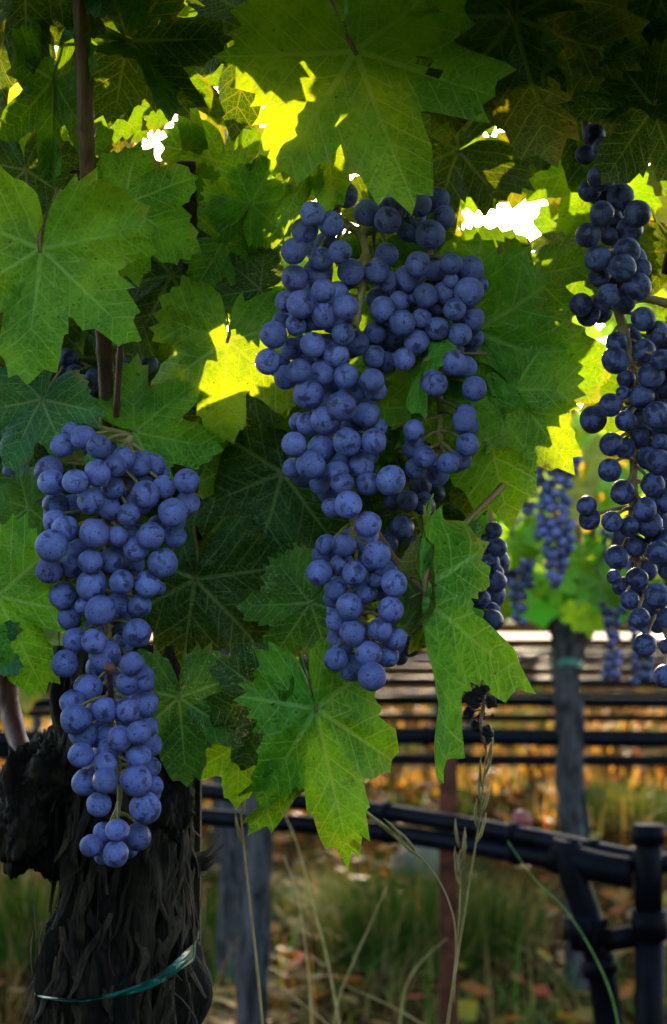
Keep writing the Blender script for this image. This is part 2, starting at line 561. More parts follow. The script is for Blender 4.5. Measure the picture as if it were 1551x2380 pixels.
def place_leaf(vine, me, pos, ang, size, tilt, roll, color, flip=False, stalk=True, fleck=0.0):
    """ang: direction of the tip seen from the aisle, 0 = down, 90 = right"""
    T = RT * math.sin(R(ang)) - UP * math.cos(R(ang))
    N = -FW
    S = N.cross(T)
    Q = Matrix.Rotation(R(tilt), 3, S) @ Matrix.Rotation(R(roll), 3, T)
    T, S, N = Q @ T, Q @ S, Q @ N
    if flip:
        S, N = -S, -N
    o = link('leaf', me, vine)
    mat = Matrix(((T.x, S.x, N.x), (T.y, S.y, N.y), (T.z, S.z, N.z))).to_4x4()
    o.matrix_local = Matrix.Translation(pos - vine.location) @ mat @ Matrix.Scale(size, 4)
    o.color = (color[0], color[1], color[2], fleck)
    if stalk:
        link('leaf_stalk', (STALKS_UP if flip else STALKS)[rnd.randrange(5)], o)
    return o


# colours of single leaves (own pigment; some picked dark for shade, yellow for sunlight)
GREEN = (0.042, 0.210, 0.004)
BRIGHT = (0.076, 0.340, 0.004)
LIME = (0.130, 0.400, 0.010)
DEEP = (0.016, 0.088, 0.003)
BLUE = (0.020, 0.160, 0.065)
OLIVE = (0.058, 0.130, 0.008)
YELLOW = (0.19, 0.27, 0.012)
TAN = (0.26, 0.20, 0.06)

# ------------------------------------------------------------------ ground, far land
t = NT('vineyard_soil')
tcn = t.n('ShaderNodeTexCoord')
n1 = t.noise(tcn.outputs['Object'], 3.0, 6, 0.65)
n2 = t.noise(tcn.outputs['Object'], 22, 5, 0.7)
c = t.mix(t.ramp(n1, 0.35, 0.65), rgb(0.014, 0.007, 0.002), rgb(0.045, 0.023, 0.006))
c = t.mix(t.ramp(n2, 0.35, 0.7), rgb(0.015, 0.008, 0.003), c)
M['soil'] = t.done(t.bsdf(c, 1.0, 0.0, t.bump(t.math('ADD', n1, n2), 0.6, 0.03)))
m = MB()
NX, NY = 60, 120
for j in range(NY + 1):
    yy = -6 + 40 * (j / NY) ** 1.6
    for i in range(NX + 1):
        xx = -14 + 28 * i / NX
        m.v.append(Vector((xx, yy, 0.05 * noise.noise(Vector((xx * 0.9, yy * 0.9, 1))) + 0.015 * noise.noise(Vector((xx * 5, yy * 5, 2))))))
for j in range(NY):
    for i in range(NX):
        a = j * (NX + 1) + i
        m.f.append((a, a + 1, a + NX + 2, a + NX + 1))
b0 = len(m.v)
for (xx, yy) in ((-900, -200), (900, -200), (900, 1500), (-900, 1500)):
    m.v.append(Vector((xx, yy, -0.12)))
m.f.append((b0, b0 + 1, b0 + 2, b0 + 3))
tag(m.build('ground', M['soil']), kind='structure')

M['gravel'] = simple_noise_material('pale_gravel', (0.16, 0.13, 0.09), (0.24, 0.20, 0.14), 3, 0.9, 0.1)
m = MB()
m.quad((-90, 34, 0.07), (90, 34, 0.07), (90, 38, 0.07), (-90, 38, 0.07))
m.quad((-120, 62, 0.07), (120, 62, 0.07), (120, 78, 0.07), (-120, 78, 0.07))
tag(m.build('road', M['gravel']), kind='structure')
M['hill'] = simple_noise_material('dry_hill', (0.10, 0.10, 0.035), (0.26, 0.21, 0.09), 0.06, 0.95, 0.05)
m = MB()
for i in range(41):
    x = -400 + 20 * i
    h = 9 + 5 * noise.noise(Vector((x * 0.006, 0.3, 0)))
    m.v += [Vector((x, 240, -0.5)), Vector((x, 330, h)), Vector((x, 500, h * 1.3))]
for i in range(40):
    for k in range(2):
        a = i * 3 + k
        m.f.append((a, a + 3, a + 4, a + 1))
tag(m.build('hills', M['hill']), kind='structure')


def tinted(mb, name, mat, tints, parent=None, smooth=False):
    """tints: one colour for each face"""
    me = mb.mesh(name, mat, smooth)
    at_ = me.color_attributes.new('tint', 'FLOAT_COLOR', 'CORNER')
    data = []
    for p in me.polygons:
        cc = tints[p.index]
        for _ in range(p.loop_total):
            data += [cc[0], cc[1], cc[2], 1.0]
    at_.data.foreach_set('color', data)
    return link(name, me, parent)


def gz(x, y):
    return 0.05 * noise.noise(Vector((x * 0.9, y * 0.9, 1))) + 0.015 * noise.noise(Vector((x * 5, y * 5, 2)))


def blade(mb, tints, base, hgt, lean, az, w, colr, segs=3):
    d = Vector((math.cos(az), math.sin(az), 0))
    sd = Vector((-d.y, d.x, 0))
    prev = None
    for k in range(segs + 1):
        s = k / segs
        p = base + Vector((0, 0, hgt * s * (1 - 0.25 * lean * s))) + d * (hgt * lean * s * s)
        ww = w * (1 - s * 0.92)
        cur = (p - sd * ww, p + sd * ww)
        if prev:
            mb.quad(prev[0], prev[1], cur[1], cur[0]); tints.append(colr)
        prev = cur


# dry grass and litter over the aisles
m, tn = MB(), []
r = random.Random(31)
for i in range(13000):
    y = 1.0 + 19 * r.random() ** 1.5
    x = (r.random() - 0.5) * (0.9 + y * 0.62)
    g = noise.noise(Vector((x * 1.6, y * 1.1, 9)))
    if g > 0.12 and r.random() < 0.8:
        cc = (r.uniform(0.03, 0.07), r.uniform(0.08, 0.15), 0.015)
        hh = r.uniform(0.06, 0.2)
    else:
        k = r.random()
        cc = (0.05 + 0.11 * k, 0.028 + 0.065 * k, 0.006 + 0.015 * k)
        hh = r.uniform(0.03, 0.16)
    blade(m, tn, Vector((x, y, gz(x, y) - 0.005)), hh, r.uniform(0.2, 1.6), r.uniform(0, 6.28), r.uniform(0.001, 0.0028) * (1 + 0.08 * y), cc)
for i in range(9000):
    y = 7.0 + 12 * r.random()
    x = (r.random() - 0.5) * (0.9 + y * 0.62)
    if noise.noise(Vector((x * 1.3, y * 0.8, 17))) < 0.02: continue
    k = r.random()
    cc = (0.46 + 0.18 * k, 0.25 + 0.14 * k, 0.04 + 0.03 * k) if r.random() < 0.85 else (0.36, 0.10, 0.02)
    blade(m, tn, Vector((x, y, gz(x, y) - 0.005)), r.uniform(0.05, 0.17), r.uniform(0.1, 1.2), r.uniform(0, 6.28), r.uniform(0.003, 0.007), cc, 2)
for i in range(650):
    y = r.uniform(2.9, 5.5)
    x = (r.random() - 0.5) * (0.6 + y * 0.5)
    k = r.random()
    blade(m, tn, Vector((x, y, gz(x, y))), r.uniform(0.12, 0.34), r.uniform(0.5, 2.6), r.uniform(0, 6.28), r.uniform(0.0008, 0.0018), (0.13 + 0.13 * k, 0.09 + 0.09 * k, 0.03 + 0.03 * k), 5)
tag(tinted(m, 'dry_grass', M['blade'], tn), 'pale dry grass and straw covering the aisle floor', 'grass', kind='stuff')

m, tn = MB(), []
for i in range(3200):
    y = 2.5 + 14 * r.random() ** 1.2
    x = (r.random() - 0.5) * (1.0 + y * 0.6)
    p = Vector((x, y, gz(x, y) + r.uniform(0.005, 0.04)))
    a = r.uniform(0, 6.28); s = r.uniform(0.015, 0.04)
    d1 = Vector((math.cos(a), math.sin(a), r.uniform(-0.5, 0.5))) * s
    d2 = Vector((-math.sin(a), math.cos(a), r.uniform(-0.5, 0.5))) * s
    m.quad(p - d1, p - d2 * 0.8, p + d1 * 1.1, p + d2 * 0.8)
    k = r.random()
    tn.append((0.22, 0.12, 0.03) if k < 0.4 else (0.26, 0.07, 0.01) if k < 0.62 else (0.24, 0.18, 0.015) if k < 0.8 else (0.30, 0.05, 0.02) if k < 0.88 else (0.22, 0.13, 0.06))
tag(tinted(m, 'leaf_litter', M['blade'], tn), 'yellow, tan and red fallen leaves scattered between the rows', 'leaf litter', kind='stuff')


def tuft(x, y, n, rad, h, label, dark=1.0, group=None, seed=0):
    rr = random.Random(seed)
    mb, tt = MB((x, y, gz(x, y))), []
    for i in range(int(n * 1.6)):
        a, q = rr.uniform(0, 6.28), rad * rr.random() ** 0.7
        bx, by = x + q * math.cos(a), y + q * math.sin(a)
        k = rr.random()
        cc = (0.004 + 0.025 * k, (0.012 + 0.085 * k), 0.001 + 0.005 * k) if rr.random() < 0.85 else (0.22, 0.17, 0.07)
        blade(mb, tt, Vector((bx, by, gz(bx, by) - 0.01)), h * rr.uniform(0.45, 1.1), rr.uniform(0.1, 0.8), a + rr.uniform(-0.8, 0.8), rr.uniform(0.0012, 0.003), cc, 4)
    o = tinted(mb, 'grass_tuft', M['blade'], tt)
    o.location = (x, y, gz(x, y))
    tag(o, label, 'grass tuft', group or 'green grass tufts between the rows')


def ground_at(px, py):
    dr = (FW + RT * ((px - 775.5) * PX) + UP * ((1190 - py) * PX))
    s = -C0.z / dr.z
    return C0 + dr * s


for i, (px, py, n, rad, h, lab) in enumerate((
        (930, 2230, 900, 0.20, 0.30, 'big dark green grass clump in the middle, right of the grey trunk'),
        (1120, 2200, 600, 0.17, 0.24, 'green grass clump at the foot of the rusty stake'),
        (760, 2150, 420, 0.16, 0.17, 'light green grass clump right behind the grey trunk'),
        (60, 2230, 600, 0.20, 0.30, 'dark green grass clump left of the shaggy near trunk'),
        (470, 2210, 350, 0.13, 0.20, 'green grass clump between the near trunk and the grey trunk'),
        (1440, 1920, 700, 0.26, 0.22, 'rounded weed clump behind the black pipe at right'),
        (1220, 1690, 500, 0.30, 0.20, 'low dark weed clump under the far pipes, left of the tied trunk'))):
    g = ground_at(px, py)
    tuft(g.x, g.y, n, rad, h, lab, seed=50 + i)

# a pale stone behind the clump
m = MB()
g = ground_at(1000, 2030)
import bmesh
bm = bmesh.new()
bmesh.ops.create_icosphere(bm, subdivisions=3, radius=1)
for v in bm.verts:
    v.co = Vector((v.co.x * 0.12, v.co.y * 0.10, v.co.z * 0.075)) * (1 + 0.22 * noise.noise(v.co * 1.6))
me = bpy.data.meshes.new('stone'); bm.to_mesh(me); bm.free(); me.shade_smooth()
M['stone'] = simple_noise_material('pale_field_stone', (0.07, 0.066, 0.06), (0.14, 0.13, 0.115), 30, 0.9, 0.1)
me.materials.append(M['stone'])
o = link('stone', me); o.location = (g.x, g.y, 0.03)
tag(o, 'pale rounded field stone half hidden behind the green grass clump', 'stone')


# ------------------------------------------------------------------ woody parts
def trunk_mesh(mb, axis, radii, n=48, ridge=0.16, seed=0, vs=9.0, hs=70.0):
    """gnarled tapering trunk with long bark ridges"""
    pts = spline(axis, 14 if n < 60 else 30)
    m_ = len(pts)
    rad = []
    for i in range(m_):
        s = i / (m_ - 1) * (len(radii) - 1)
        k = min(int(s), len(radii) - 2)
        f = s - k
        f = f * f * (3 - 2 * f)
        rad.append(radii[k] + (radii[k + 1] - radii[k]) * f)
    base = len(mb.v)
    for i, p in enumerate(pts):
        for k in range(n):
            th = 2 * math.pi * k / n
            dd = Vector((math.cos(th), math.sin(th), 0))
            tw = th + p.z * 2.0
            q = Vector((math.cos(tw) * rad[i] * hs, math.sin(tw) * rad[i] * hs, p.z * vs + seed))
            rg = abs(noise.noise(q)) * 2 - 0.5
            lump = noise.noise(Vector((dd.x * 1.2, dd.y * 1.2, p.z * 14 + seed * 3)))
            fine = noise.noise(q * 2.7)
            rr = rad[i] * (1 + ridge * rg + 0.16 * lump + 0.06 * fine)
            mb.v.append(p + dd * rr - mb.o)
    for i in range(m_ - 1):
        for k in range(n):
            k2 = (k + 1) % n
            mb.f.append((base + i * n + k, base + i * n + k2, base + (i + 1) * n + k2, base + (i + 1) * n + k))
    mb.f.append(tuple(base + (m_ - 1) * n + k for k in range(n)))
    return mb


def lump_mesh(name, c, rx, ry, rz, mat, seed, amp=0.3, sub=5):
    bm = bmesh.new()
    bmesh.ops.create_icosphere(bm, subdivisions=sub, radius=1)
    for v in bm.verts:
        d = v.co.normalized()
        k = 1 + amp * noise.noise(d * 1.7 + Vector((seed, 0, 0))) + amp * 0.7 * (abs(noise.noise(Vector((d.x * 9, d.y * 9, d.z * 3.5 + seed)))) - 0.2) + amp * 0.25 * noise.noise(d * 19)
        v.co = Vector((d.x * rx, d.y * ry, d.z * rz)) * k
    me = bpy.data.meshes.new(name); bm.to_mesh(me); bm.free()
    me.shade_smooth(); me.materials.append(mat)
    o = link(name, me)
    o.location = c
    return o


# ---- the near vine
D_TR = 0.94
base = at(285, 2380, D_TR); base.z = 0
vine = empty('grapevine', base)
tag(vine, 'old vine with thick shaggy trunk and gnarled burl at lower left, nearest row', 'grapevine', 'vines')
m = MB(base)
ax = [Vector((base.x - 0.012, base.y, -0.03)), Vector((base.x - 0.006, base.y, 0.25)), at(262, 2640, D_TR), at(268, 2330, D_TR), at(292, 2060, D_TR), at(290, 1850, D_TR), at(262, 1640, D_TR), at(250, 1500, D_TR)]
trunk_mesh(m, ax, [0.052, 0.043, 0.040, 0.039, 0.0305, 0.033, 0.031, 0.022], n=150, ridge=0.26, seed=2, vs=16, hs=110)
trunk = m.build('trunk', M['bark'], vine)
bu = lump_mesh('burl', at(80, 1880, D_TR + 0.01) - base, 0.0195, 0.028, 0.032, M['bark'], 3.3, 0.42)
bu.parent = trunk
bu2 = lump_mesh('burl', at(375, 1870, D_TR - 0.012) - base, 0.014, 0.018, 0.022, M['bark'], 7.7, 0.45)
bu2.parent = trunk
bu3 = lump_mesh('burl', at(150, 1790, D_TR) - base, 0.022, 0.022, 0.020, M['bark'], 11.7, 0.4)
bu3.parent = trunk
r = random.Random(5)
for i in range(190):
    # a fibrous strip of bark, some with a lifted end
    th = r.uniform(math.pi * 0.98, math.pi * 2.02)
    py = r.uniform(1580, 2440)
    z0 = at(290 if py < 2200 else 272, py, D_TR)
    hw = 0.0335 if py < 2180 else 0.041
    ln = r.uniform(0.02, 0.075)
    w = r.uniform(0.0008, 0.0046) * (1 if r.random() < 0.6 else 0.5)
    lift = r.choice((0, 0, 0, 0.003, 0.007, 0.012)) * r.uniform(0.4, 1)
    tw = r.uniform(-0.5, 0.5)
    wob = r.uniform(0, 6.28)
    mb = MB(base)
    rows = []
    for k in range(9):
        s_ = k / 8
        t2 = th + tw * s_ + 0.05 * math.sin(wob + s_ * 7)
        nn = Vector((math.cos(t2), math.sin(t2), 0)); tt_ = Vector((-math.sin(t2), math.cos(t2), 0))
        c_ = z0 + nn * (hw + 0.0012 + 0.0016 * math.sin(wob + s_ * 5) + lift * s_ ** 2.5) + Vector((0, 0, ln * (0.5 - s_)))
        ww = w * (0.35 + 0.65 * math.sin(math.pi * min(0.12 + s_ * 0.85, 1)))
        rows.append((c_ - tt_ * ww, c_ + nn * (0.0003 + ww * 0.06), c_ + tt_ * ww))
    for k in range(8):
        for q in range(2):
            mb.quad(rows[k][q], rows[k][q + 1], rows[k + 1][q + 1], rows[k + 1][q])
    mb.build('bark_strip', M['strip'] if r.random() < 0.55 else M['bark'], trunk)
for (x, y, dx, dy, w) in ((168, 2150, -45, -42, 4), (140, 2215, -30, -70, 7), (160, 2130, -14, -24, 3)):
    mb = MB(base)
    p0, p1 = at(x, y, D_TR - 0.01), at(x + dx, y + dy, D_TR - 0.02)
    mb.tube(spline([p0, p0.lerp(p1, 0.5) + Vector((0.001, 0, 0.002)), p1], 4), [w * PX * D_TR] * 6 + [w * PX * D_TR * 0.7, w * PX * D_TR * 0.5, w * PX * D_TR * 0.25], 6, jit=0.4)
    mb.build('bark_splinter', M['bark'], trunk)


def cane(pts, rad, mat='cane', nodes=True, parent=vine, seed=0, name='cane'):
    P = spline([at(*p) for p in pts], 10)
    rr = random.Random(seed)
    rads = []
    n = len(P)
    nxt = 6
    for i in range(n):
        s = i / (n - 1)
        q = (rad[0] + (rad[1] - rad[0]) * s) * PX * pts[0][2]
        if nodes and i % 9 == nxt: q *= 1.25
        rads.append(q)
    mb = MB(parent.location)
    mb.tube(P, rads, 12, jit=0.14, seed=seed)
    return mb.build(name, M[mat], parent)


cane([(183, -160, .86), (190, 30, .846), (198, 230, .842), (206, 410, .85), (228, 640, .88), (243, 800, .90), (252, 980, .905), (262, 1250, .92), (262, 1560, .94)], (19, 20), seed=1)
cane([(284, 640, .885), (283, 760, .885), (274, 900, .89), (268, 1010, .90)], (8, 7), 'red_cane', seed=2)
cane([(205, 405, .89), (180, 385, .89), (150, 345, .90), (118, 310, .92)], (11, 8), seed=3, nodes=False)
cane([(200, 400, .885), (150, 398, .88), (90, 400, .885), (30, 412, .90)], (6, 5), 'red_cane', seed=4, nodes=False)
cane([(150, 235, .88), (190, 190, .89), (250, 130, .90)], (7, 5), 'red_cane', seed=5, nodes=False)
cane([(433, 375, .875), (436, 450, .88), (440, 560, .90), (436, 700, .96)], (23, 18), 'stake_wood', seed=6, nodes=False)
cane([(835, -60, .93), (828, 130, .93), (820, 260, .92), (790, 420, .915), (765, 540, .92), (752, 700, .94)], (18, 17), seed=7)
cane([(735, 432, .89), (752, 458, .89), (772, 490, .885)], (13, 13), seed=8, nodes=False)
cane([(700, 492, .885), (660, 490, .885), (600, 470, .89), (540, 455, .90), (470, 450, .92)], (4, 4.5), 'petiole', seed=9, nodes=False)
cane([(1318, -60, .90), (1330, 40, .90), (1344, 110, .895), (1352, 220, .89), (1368, 330, .88)], (13, 9), 'red_cane', seed=10)
cane([(1326, 30, .90), (1290, 50, .90), (1262, 90, .90)], (8, 6), 'red_cane', seed=11, nodes=False)
cane([(618, 1330, .97), (585, 1420, .97), (555, 1510, .97), (530, 1600, .97), (500, 1680, .97)], (17, 20), seed=12)
cane([(540, 1590, .96), (590, 1548, .96), (625, 1515, .97)], (7, 5), 'cane', seed=13, nodes=False)
cane([(600, 990, .98), (560, 1040, 1.0), (500, 1120, 1.02)], (13, 11), seed=14)
cane([(15, 1540, 1.02), (22, 1640, 1.02), (48, 1740, 1.0), (70, 1800, .98)], (26, 22), 'red_cane', seed=15, nodes=False)
cane([(985, 1372, .85), (950, 1335, .86), (912, 1290, .88), (880, 1240, .92)], (8, 7), 'petiole', seed=16, nodes=False)
cane([(1551, 705, .87), (1500, 694, .865), (1468, 700, .86)], (11, 8), 'old_stem', seed=17, nodes=False)
cane([(250, 1500, .94), (330, 1350, .99), (480, 1200, 1.02), (640, 1150, 1.04), (800, 1120, 1.05), (960, 1060, 1.06)], (50, 34), 'bark', seed=18, nodes=False, name='cordon')
cane([(1545, 610, .95), (1620, 625, .95), (1900, 640, .95)], (26, 26), 'stake_wood', seed=19, nodes=False)

# tendril and a torn shred of bark caught on the stake
m = MB(vine.location)
tp_ = []
for k in range(26):
    a_ = k * 0.55
    tp_.append(at(330 + 4 * k * 0.4 + (6 + k * 0.7) * math.cos(a_), 205 + k * 1.4 + (5 + k * 0.35) * math.sin(a_), .90))
m.tube(tp_, 0.0005, 5)
m.build('tendril', M['petiole'], vine)
for (x0_, y0_, x1_, y1_, w_) in ((455, 1990, 512, 1940, 9), (455, 2000, 520, 1962, 10), (455, 2008, 508, 1992, 8), (458, 1985, 480, 2030, 7)):
    m = MB(vine.location)
    a_, b_ = at(x0_, y0_, .955), at(x1_, y1_, .945)
    P_ = spline([a_, a_.lerp(b_, .5) + Vector((0, -.006, -.003)), b_], 5)
    for k in range(len(P_) - 1):
        f0, f1 = w_ * (1 - k / len(P_) * 0.7) * PX, w_ * (1 - (k + 1) / len(P_) * 0.7) * PX
        m.quad(P_[k] + Vector((0, .002, f0)), P_[k] + Vector((0, -.002, -f0)), P_[k + 1] + Vector((0, -.002, -f1)), P_[k + 1] + Vector((0, .002, f1)))
    m.build('bark_strip', M['strip'], trunk)

# stake beside the near trunk and its green tie
g = at(447, 2380, .975)
so_ = MB((g.x, g.y, 0))
zt = at(447, 1690, .975).z
so_.box((g.x, g.y, zt / 2 - 0.01), 0.0085, 0.012, zt + 0.02)
so_.build('vine_stake', M['stake_wood'], smooth=False, loc=(g.x, g.y, 0))
tag(bpy.data.objects['vine_stake'], 'dark brown stake standing tight against the right of the shaggy near trunk', 'stake', 'stakes')

m = MB(at(290, 2250, D_TR))
tp = [(462, 2178, .962), (456, 2206, .940), (434, 2226, .905), (395, 2258, .890), (340, 2288, .882), (285, 2308, .876), (225, 2320, .874), (150, 2322, .884), (82, 2306, .93), (180, 2250, .985), (300, 2190, 1.0), (420, 2165, .995), (462, 2178, .962)]
P = spline([at(*p) for p in tp], 6)
wid = [18, 22, 18, 14, 10, 6, 4, 3, 3, 6, 8, 12, 20]
for i in range(len(P) - 1):
    s0, s1 = i / 6, (i + 1) / 6
    w0 = wid[int(s0)] + (wid[min(int(s0) + 1, 12)] - wid[int(s0)]) * (s0 % 1)
    w1 = wid[min(int(s1), 12)] + (wid[min(int(s1) + 1, 12)] - wid[min(int(s1), 12)]) * (s1 % 1)
    for k in range(3):
        def q(p, w, k, i):
            f = (k / 3 - 0.5) * 2
            return p + Vector((0.0, -0.0016 * math.sin(k * 2.1 + i * 0.35) - 0.0006, f * w * PX * 0.93))
        m.quad(q(P[i], w0, k, i), q(P[i], w0, k + 1, i), q(P[i + 1], w1, k + 1, i + 1), q(P[i + 1], w1, k, i + 1))
tag(m.build('tie_tape', M['tie'], loc=at(290, 2250, D_TR)), 'green plastic tape tied round the shaggy near trunk and its stake', 'tie tape', 'green tie tapes')

# ------------------------------------------------------------------ leaves of the near vine
HERO = [
    # x, y, tip direction, length, depth, tilt, roll, colour, mesh options, fleck, flip
    (125, 185, -4, 240, .855, 10, 0, GREEN, dict(narrow=0.55, fold=0.5, lobe=1.2), 0, 0),
    (300, 95, 92, 225, .86, 0, 10, DEEP, dict(lobe=0.9, side=1.05), 0, 0),
    (330, 110, 55, 235, .868, 8, -25, GREEN, dict(narrow=0.6, fold=0.4), 0, 0),
    (225, -75, 8, 140, .84, -15, 0, BLUE, dict(lobe=0.4), 0, 1),
    (290, -70, 14, 135, .85, -12, 0, GREEN, dict(lobe=0.6), 0, 0),
    (60, -60, 0, 220, .85, -10, 10, DEEP, dict(), 0, 0),
    (20, 60, -20, 240, .87, -5, 20, DEEP, dict(), 0, 0),
    (598, 52, -18, 250, .88, 5, 20, DEEP, dict(lobe=1.0), 0, 0),
    (500, 30, 60, 150, .90, 0, 0, GREEN, dict(), 0, 0),
    (827, 118, 20, 372, .80, 4, 0, LIME, dict(lobe=0.8, side=1.04, cup=0.08, wave=0.04, holes=1), 0, 1),
    (1195, 40, 14, 345, .83, -2, 6, OLIVE, dict(lobe=0.6, cup=0.15, holes=1), 0, 1),
    (1080, 10, -8, 320, .845, 4, 12, GREEN, dict(lobe=0.6, cup=0.15), 0, 1),
    (770, 330, -35, 230, .83, 4, -20, LIME, dict(narrow=0.5, lobe=0.8), 0, 1),
    (745, 60, -85, 170, .85, 5, 0, LIME, dict(lobe=0.9), 0, 0),
    (690, 25, -60, 150, .87, -5, 20, LIME, dict(), 0, 0),
    (584, 473, 150, 150, .885, -12, 12, BRIGHT, dict(lobe=0.8), 0, 0),
    (584, 473, 60, 140, .89, 20, 10, GREEN, dict(), 0, 0),
    (688, 448, -22, 142, .835, 8, -20, LIME, dict(narrow=0.45, fold=0.4, lobe=1.3), 0, 0),
    (95, 578, -6, 300, .81, 6, -4, LIME, dict(lobe=0.72, side=1.02, cup=0.18, wave=0.06), 0, 1),
    (285, 478, 62, 195, .845, 0, -6, BRIGHT, dict(lobe=0.35, side=0.98, cup=0.15), 0, 0),
    (-45, 620, 10, 270, .835, 0, 25, OLIVE, dict(), 0, 0),
    (60, 395, 5, 165, .865, 6, 0, DEEP, dict(), 0, 0),
    (528, 790, -3, 232, .895, 2, 4, LIME, dict(lobe=0.85, side=1.05, cup=0.14, holes=1), 0, 0),
    (400, 640, -30, 220, .92, 0, 10, DEEP, dict(), 0.3, 0),
    (605, 672, -80, 120, .90, -4, 0, DEEP, dict(lobe=0.9), 1.0, 0),
    (520, 560, 75, 150, .905, 15, 0, GREEN, dict(fold=0.4), 0.4, 0),
    (560, 640, 20, 150, .91, 5, 0, GREEN, dict(), 0.3, 0),
    (97, 928, -28, 178, .845, 0, 6, BLUE, dict(lobe=0.7, cup=0.12, side=1.02), 0.15, 0),
    (313, 1003, 78, 195, .895, -4, 0, BRIGHT, dict(lobe=0.85, side=1.0, cup=0.12), 0, 0),
    (66, 1180, -55, 130, .89, 0, 10, GREEN, dict(lobe=0.8), 0.1, 0),
    (-5, 1385, 25, 250, .845, 4, -10, BRIGHT, dict(lobe=0.9, side=1.0), 0, 0),
    (-50, 1500, 60, 110, .85, 4, 0, BLUE, dict(), 0, 1),
    (657, 1098, -16, 275, .95, 0, 0, DEEP, dict(lobe=0.6, cup=0.12), 0.5, 0),
    (455, 1345, -9, 272, .945, 2, 0, DEEP, dict(lobe=0.7, cup=0.12), 0.3, 0),
    (722, 1400, -34, 178, .915, 0, 4, GREEN, dict(lobe=0.7, cup=0.12), 0.9, 0),
    (417, 1620, 4, 205, .905, 0, 0, GREEN, dict(lobe=0.7, cup=0.15), 1.0, 0),
    (625, 1617, -20, 185, .90, 2, -6, DEEP, dict(lobe=0.9), 1.0, 0),
    (560, 1725, -4, 150, .92, 4, 0, BRIGHT, dict(lobe=0.8), 0.2, 0),
    (733, 1645, 13, 350, .875, -2, -6, BRIGHT, dict(lobe=0.95, side=0.92, basal=0.80, cup=0.10, wave=0.04, narrow=0.72), 0.12, 0),
    (720, 1700, -16, 270, .885, 4, -50, GREEN, dict(narrow=0.5), 0, 0),
    (985, 1372, 8, 432, .845, 0, 58, BRIGHT, dict(lobe=1.0, fold=-0.5, narrow=0.22, cup=0.03, wave=0.04, side=0.95, basal=0.8, holes=1), 0, 0),
    (985, 1372, 172, 175, .85, 0, -60, OLIVE, dict(narrow=0.45, lobe=0.3), 0, 1),
    (1010, 1400, 146, 215, .86, -10, 20, GREEN, dict(narrow=0.5), 0, 0),
    (1102, 770, 70, 345, .89, 4, 6, BRIGHT, dict(lobe=0.7, side=0.66, basal=0.7, cup=0.12, wave=0.05), 0.6, 0),
    (1100, 850, 14, 355, .905, 2, -4, BRIGHT, dict(lobe=0.6, side=0.72, basal=0.7, cup=0.10, arch=0.16), 0.3, 0),
    (1190, 905, 38, 225, .893, 0, 0, LIME, dict(lobe=0.4, side=0.75, cup=0.1), 0, 0),
    (1235, 640, -5, 160, .92, 10, 10, GREEN, dict(), 0.5, 0),
    (1150, 640, 0, 110, .90, 5, 0, TAN, dict(narrow=0.5, lobe=0.2), 0, 0),
    (1190, 820, -6, 75, .93, 5, 0, TAN, dict(narrow=0.7, lobe=0.2), 0, 0),
    (1520, 250, -35, 215, .82, 0, 0, DEEP, dict(lobe=0.7), 0, 1),
    (1470, 165, -80, 190, .83, 0, 20, DEEP, dict(), 0, 1),
    (1520, -20, -20, 190, .83, 0, 0, DEEP, dict(), 0.4, 0),
    (1600, 60, -40, 260, .84, 0, 0, DEEP, dict(), 0.2, 0),
    (1260, 20, -15, 150, .86, 10, 20, GREEN, dict(narrow=0.6, fold=0.3), 0, 0),
    (1365, 10, 10, 115, .89, 0, 0, DEEP, dict(), 0, 0),
    (1300, -30, 15, 130, .93, 0, 0, YELLOW, dict(), 0, 0),
    (985, 840, -27, 175, .855, 0, 70, BRIGHT, dict(narrow=0.3, lobe=0.1), 0, 0),
    (970, 900, -22, 150, .87, 0, 60, GREEN, dict(narrow=0.3, lobe=0.1), 0, 0),
]
for i, h in enumerate(HERO):
    x, y, a, L, d, ti, ro, cc, kw, fl, fp = h
    kw = dict(dict(cup=0.16, wave=0.05, arch=0.10), **kw)
    kw['cup'] *= 1.5; kw['wave'] *= 1.6; kw['arch'] *= 1.3
    me = leaf_mesh('leaf', 11 + i * 7, **kw)
    place_leaf(vine, me, at(x, y, d), a, L * PX * d, ti, ro, cc, bool(fp), True, fl)

# gaps that stay open: to the sun, the sky and the next row
GAPS = [(1185, 455, 8), (1222, 550, 2), (480, 205, 2), (325, 262, 10), (535, 285, 10), (1420, 95, 12), (1512, 480, 40), (1330, 1180, 210), (1280, 1400, 230), (512, 10, 5), (1310, 20, 5),
        (70, 220, 5), (1440, 20, 5)]
LIT = [(650, 300, .80, 90), (690, 190, .80, 40), (650, 390, .80, 50), (660, 40, .85, 50), (1285, 950, .90, 75), (1300, 1040, .90, 50), (525, 790, .895, 55), (560, 840, .895, 35)]
r = random.Random(99)


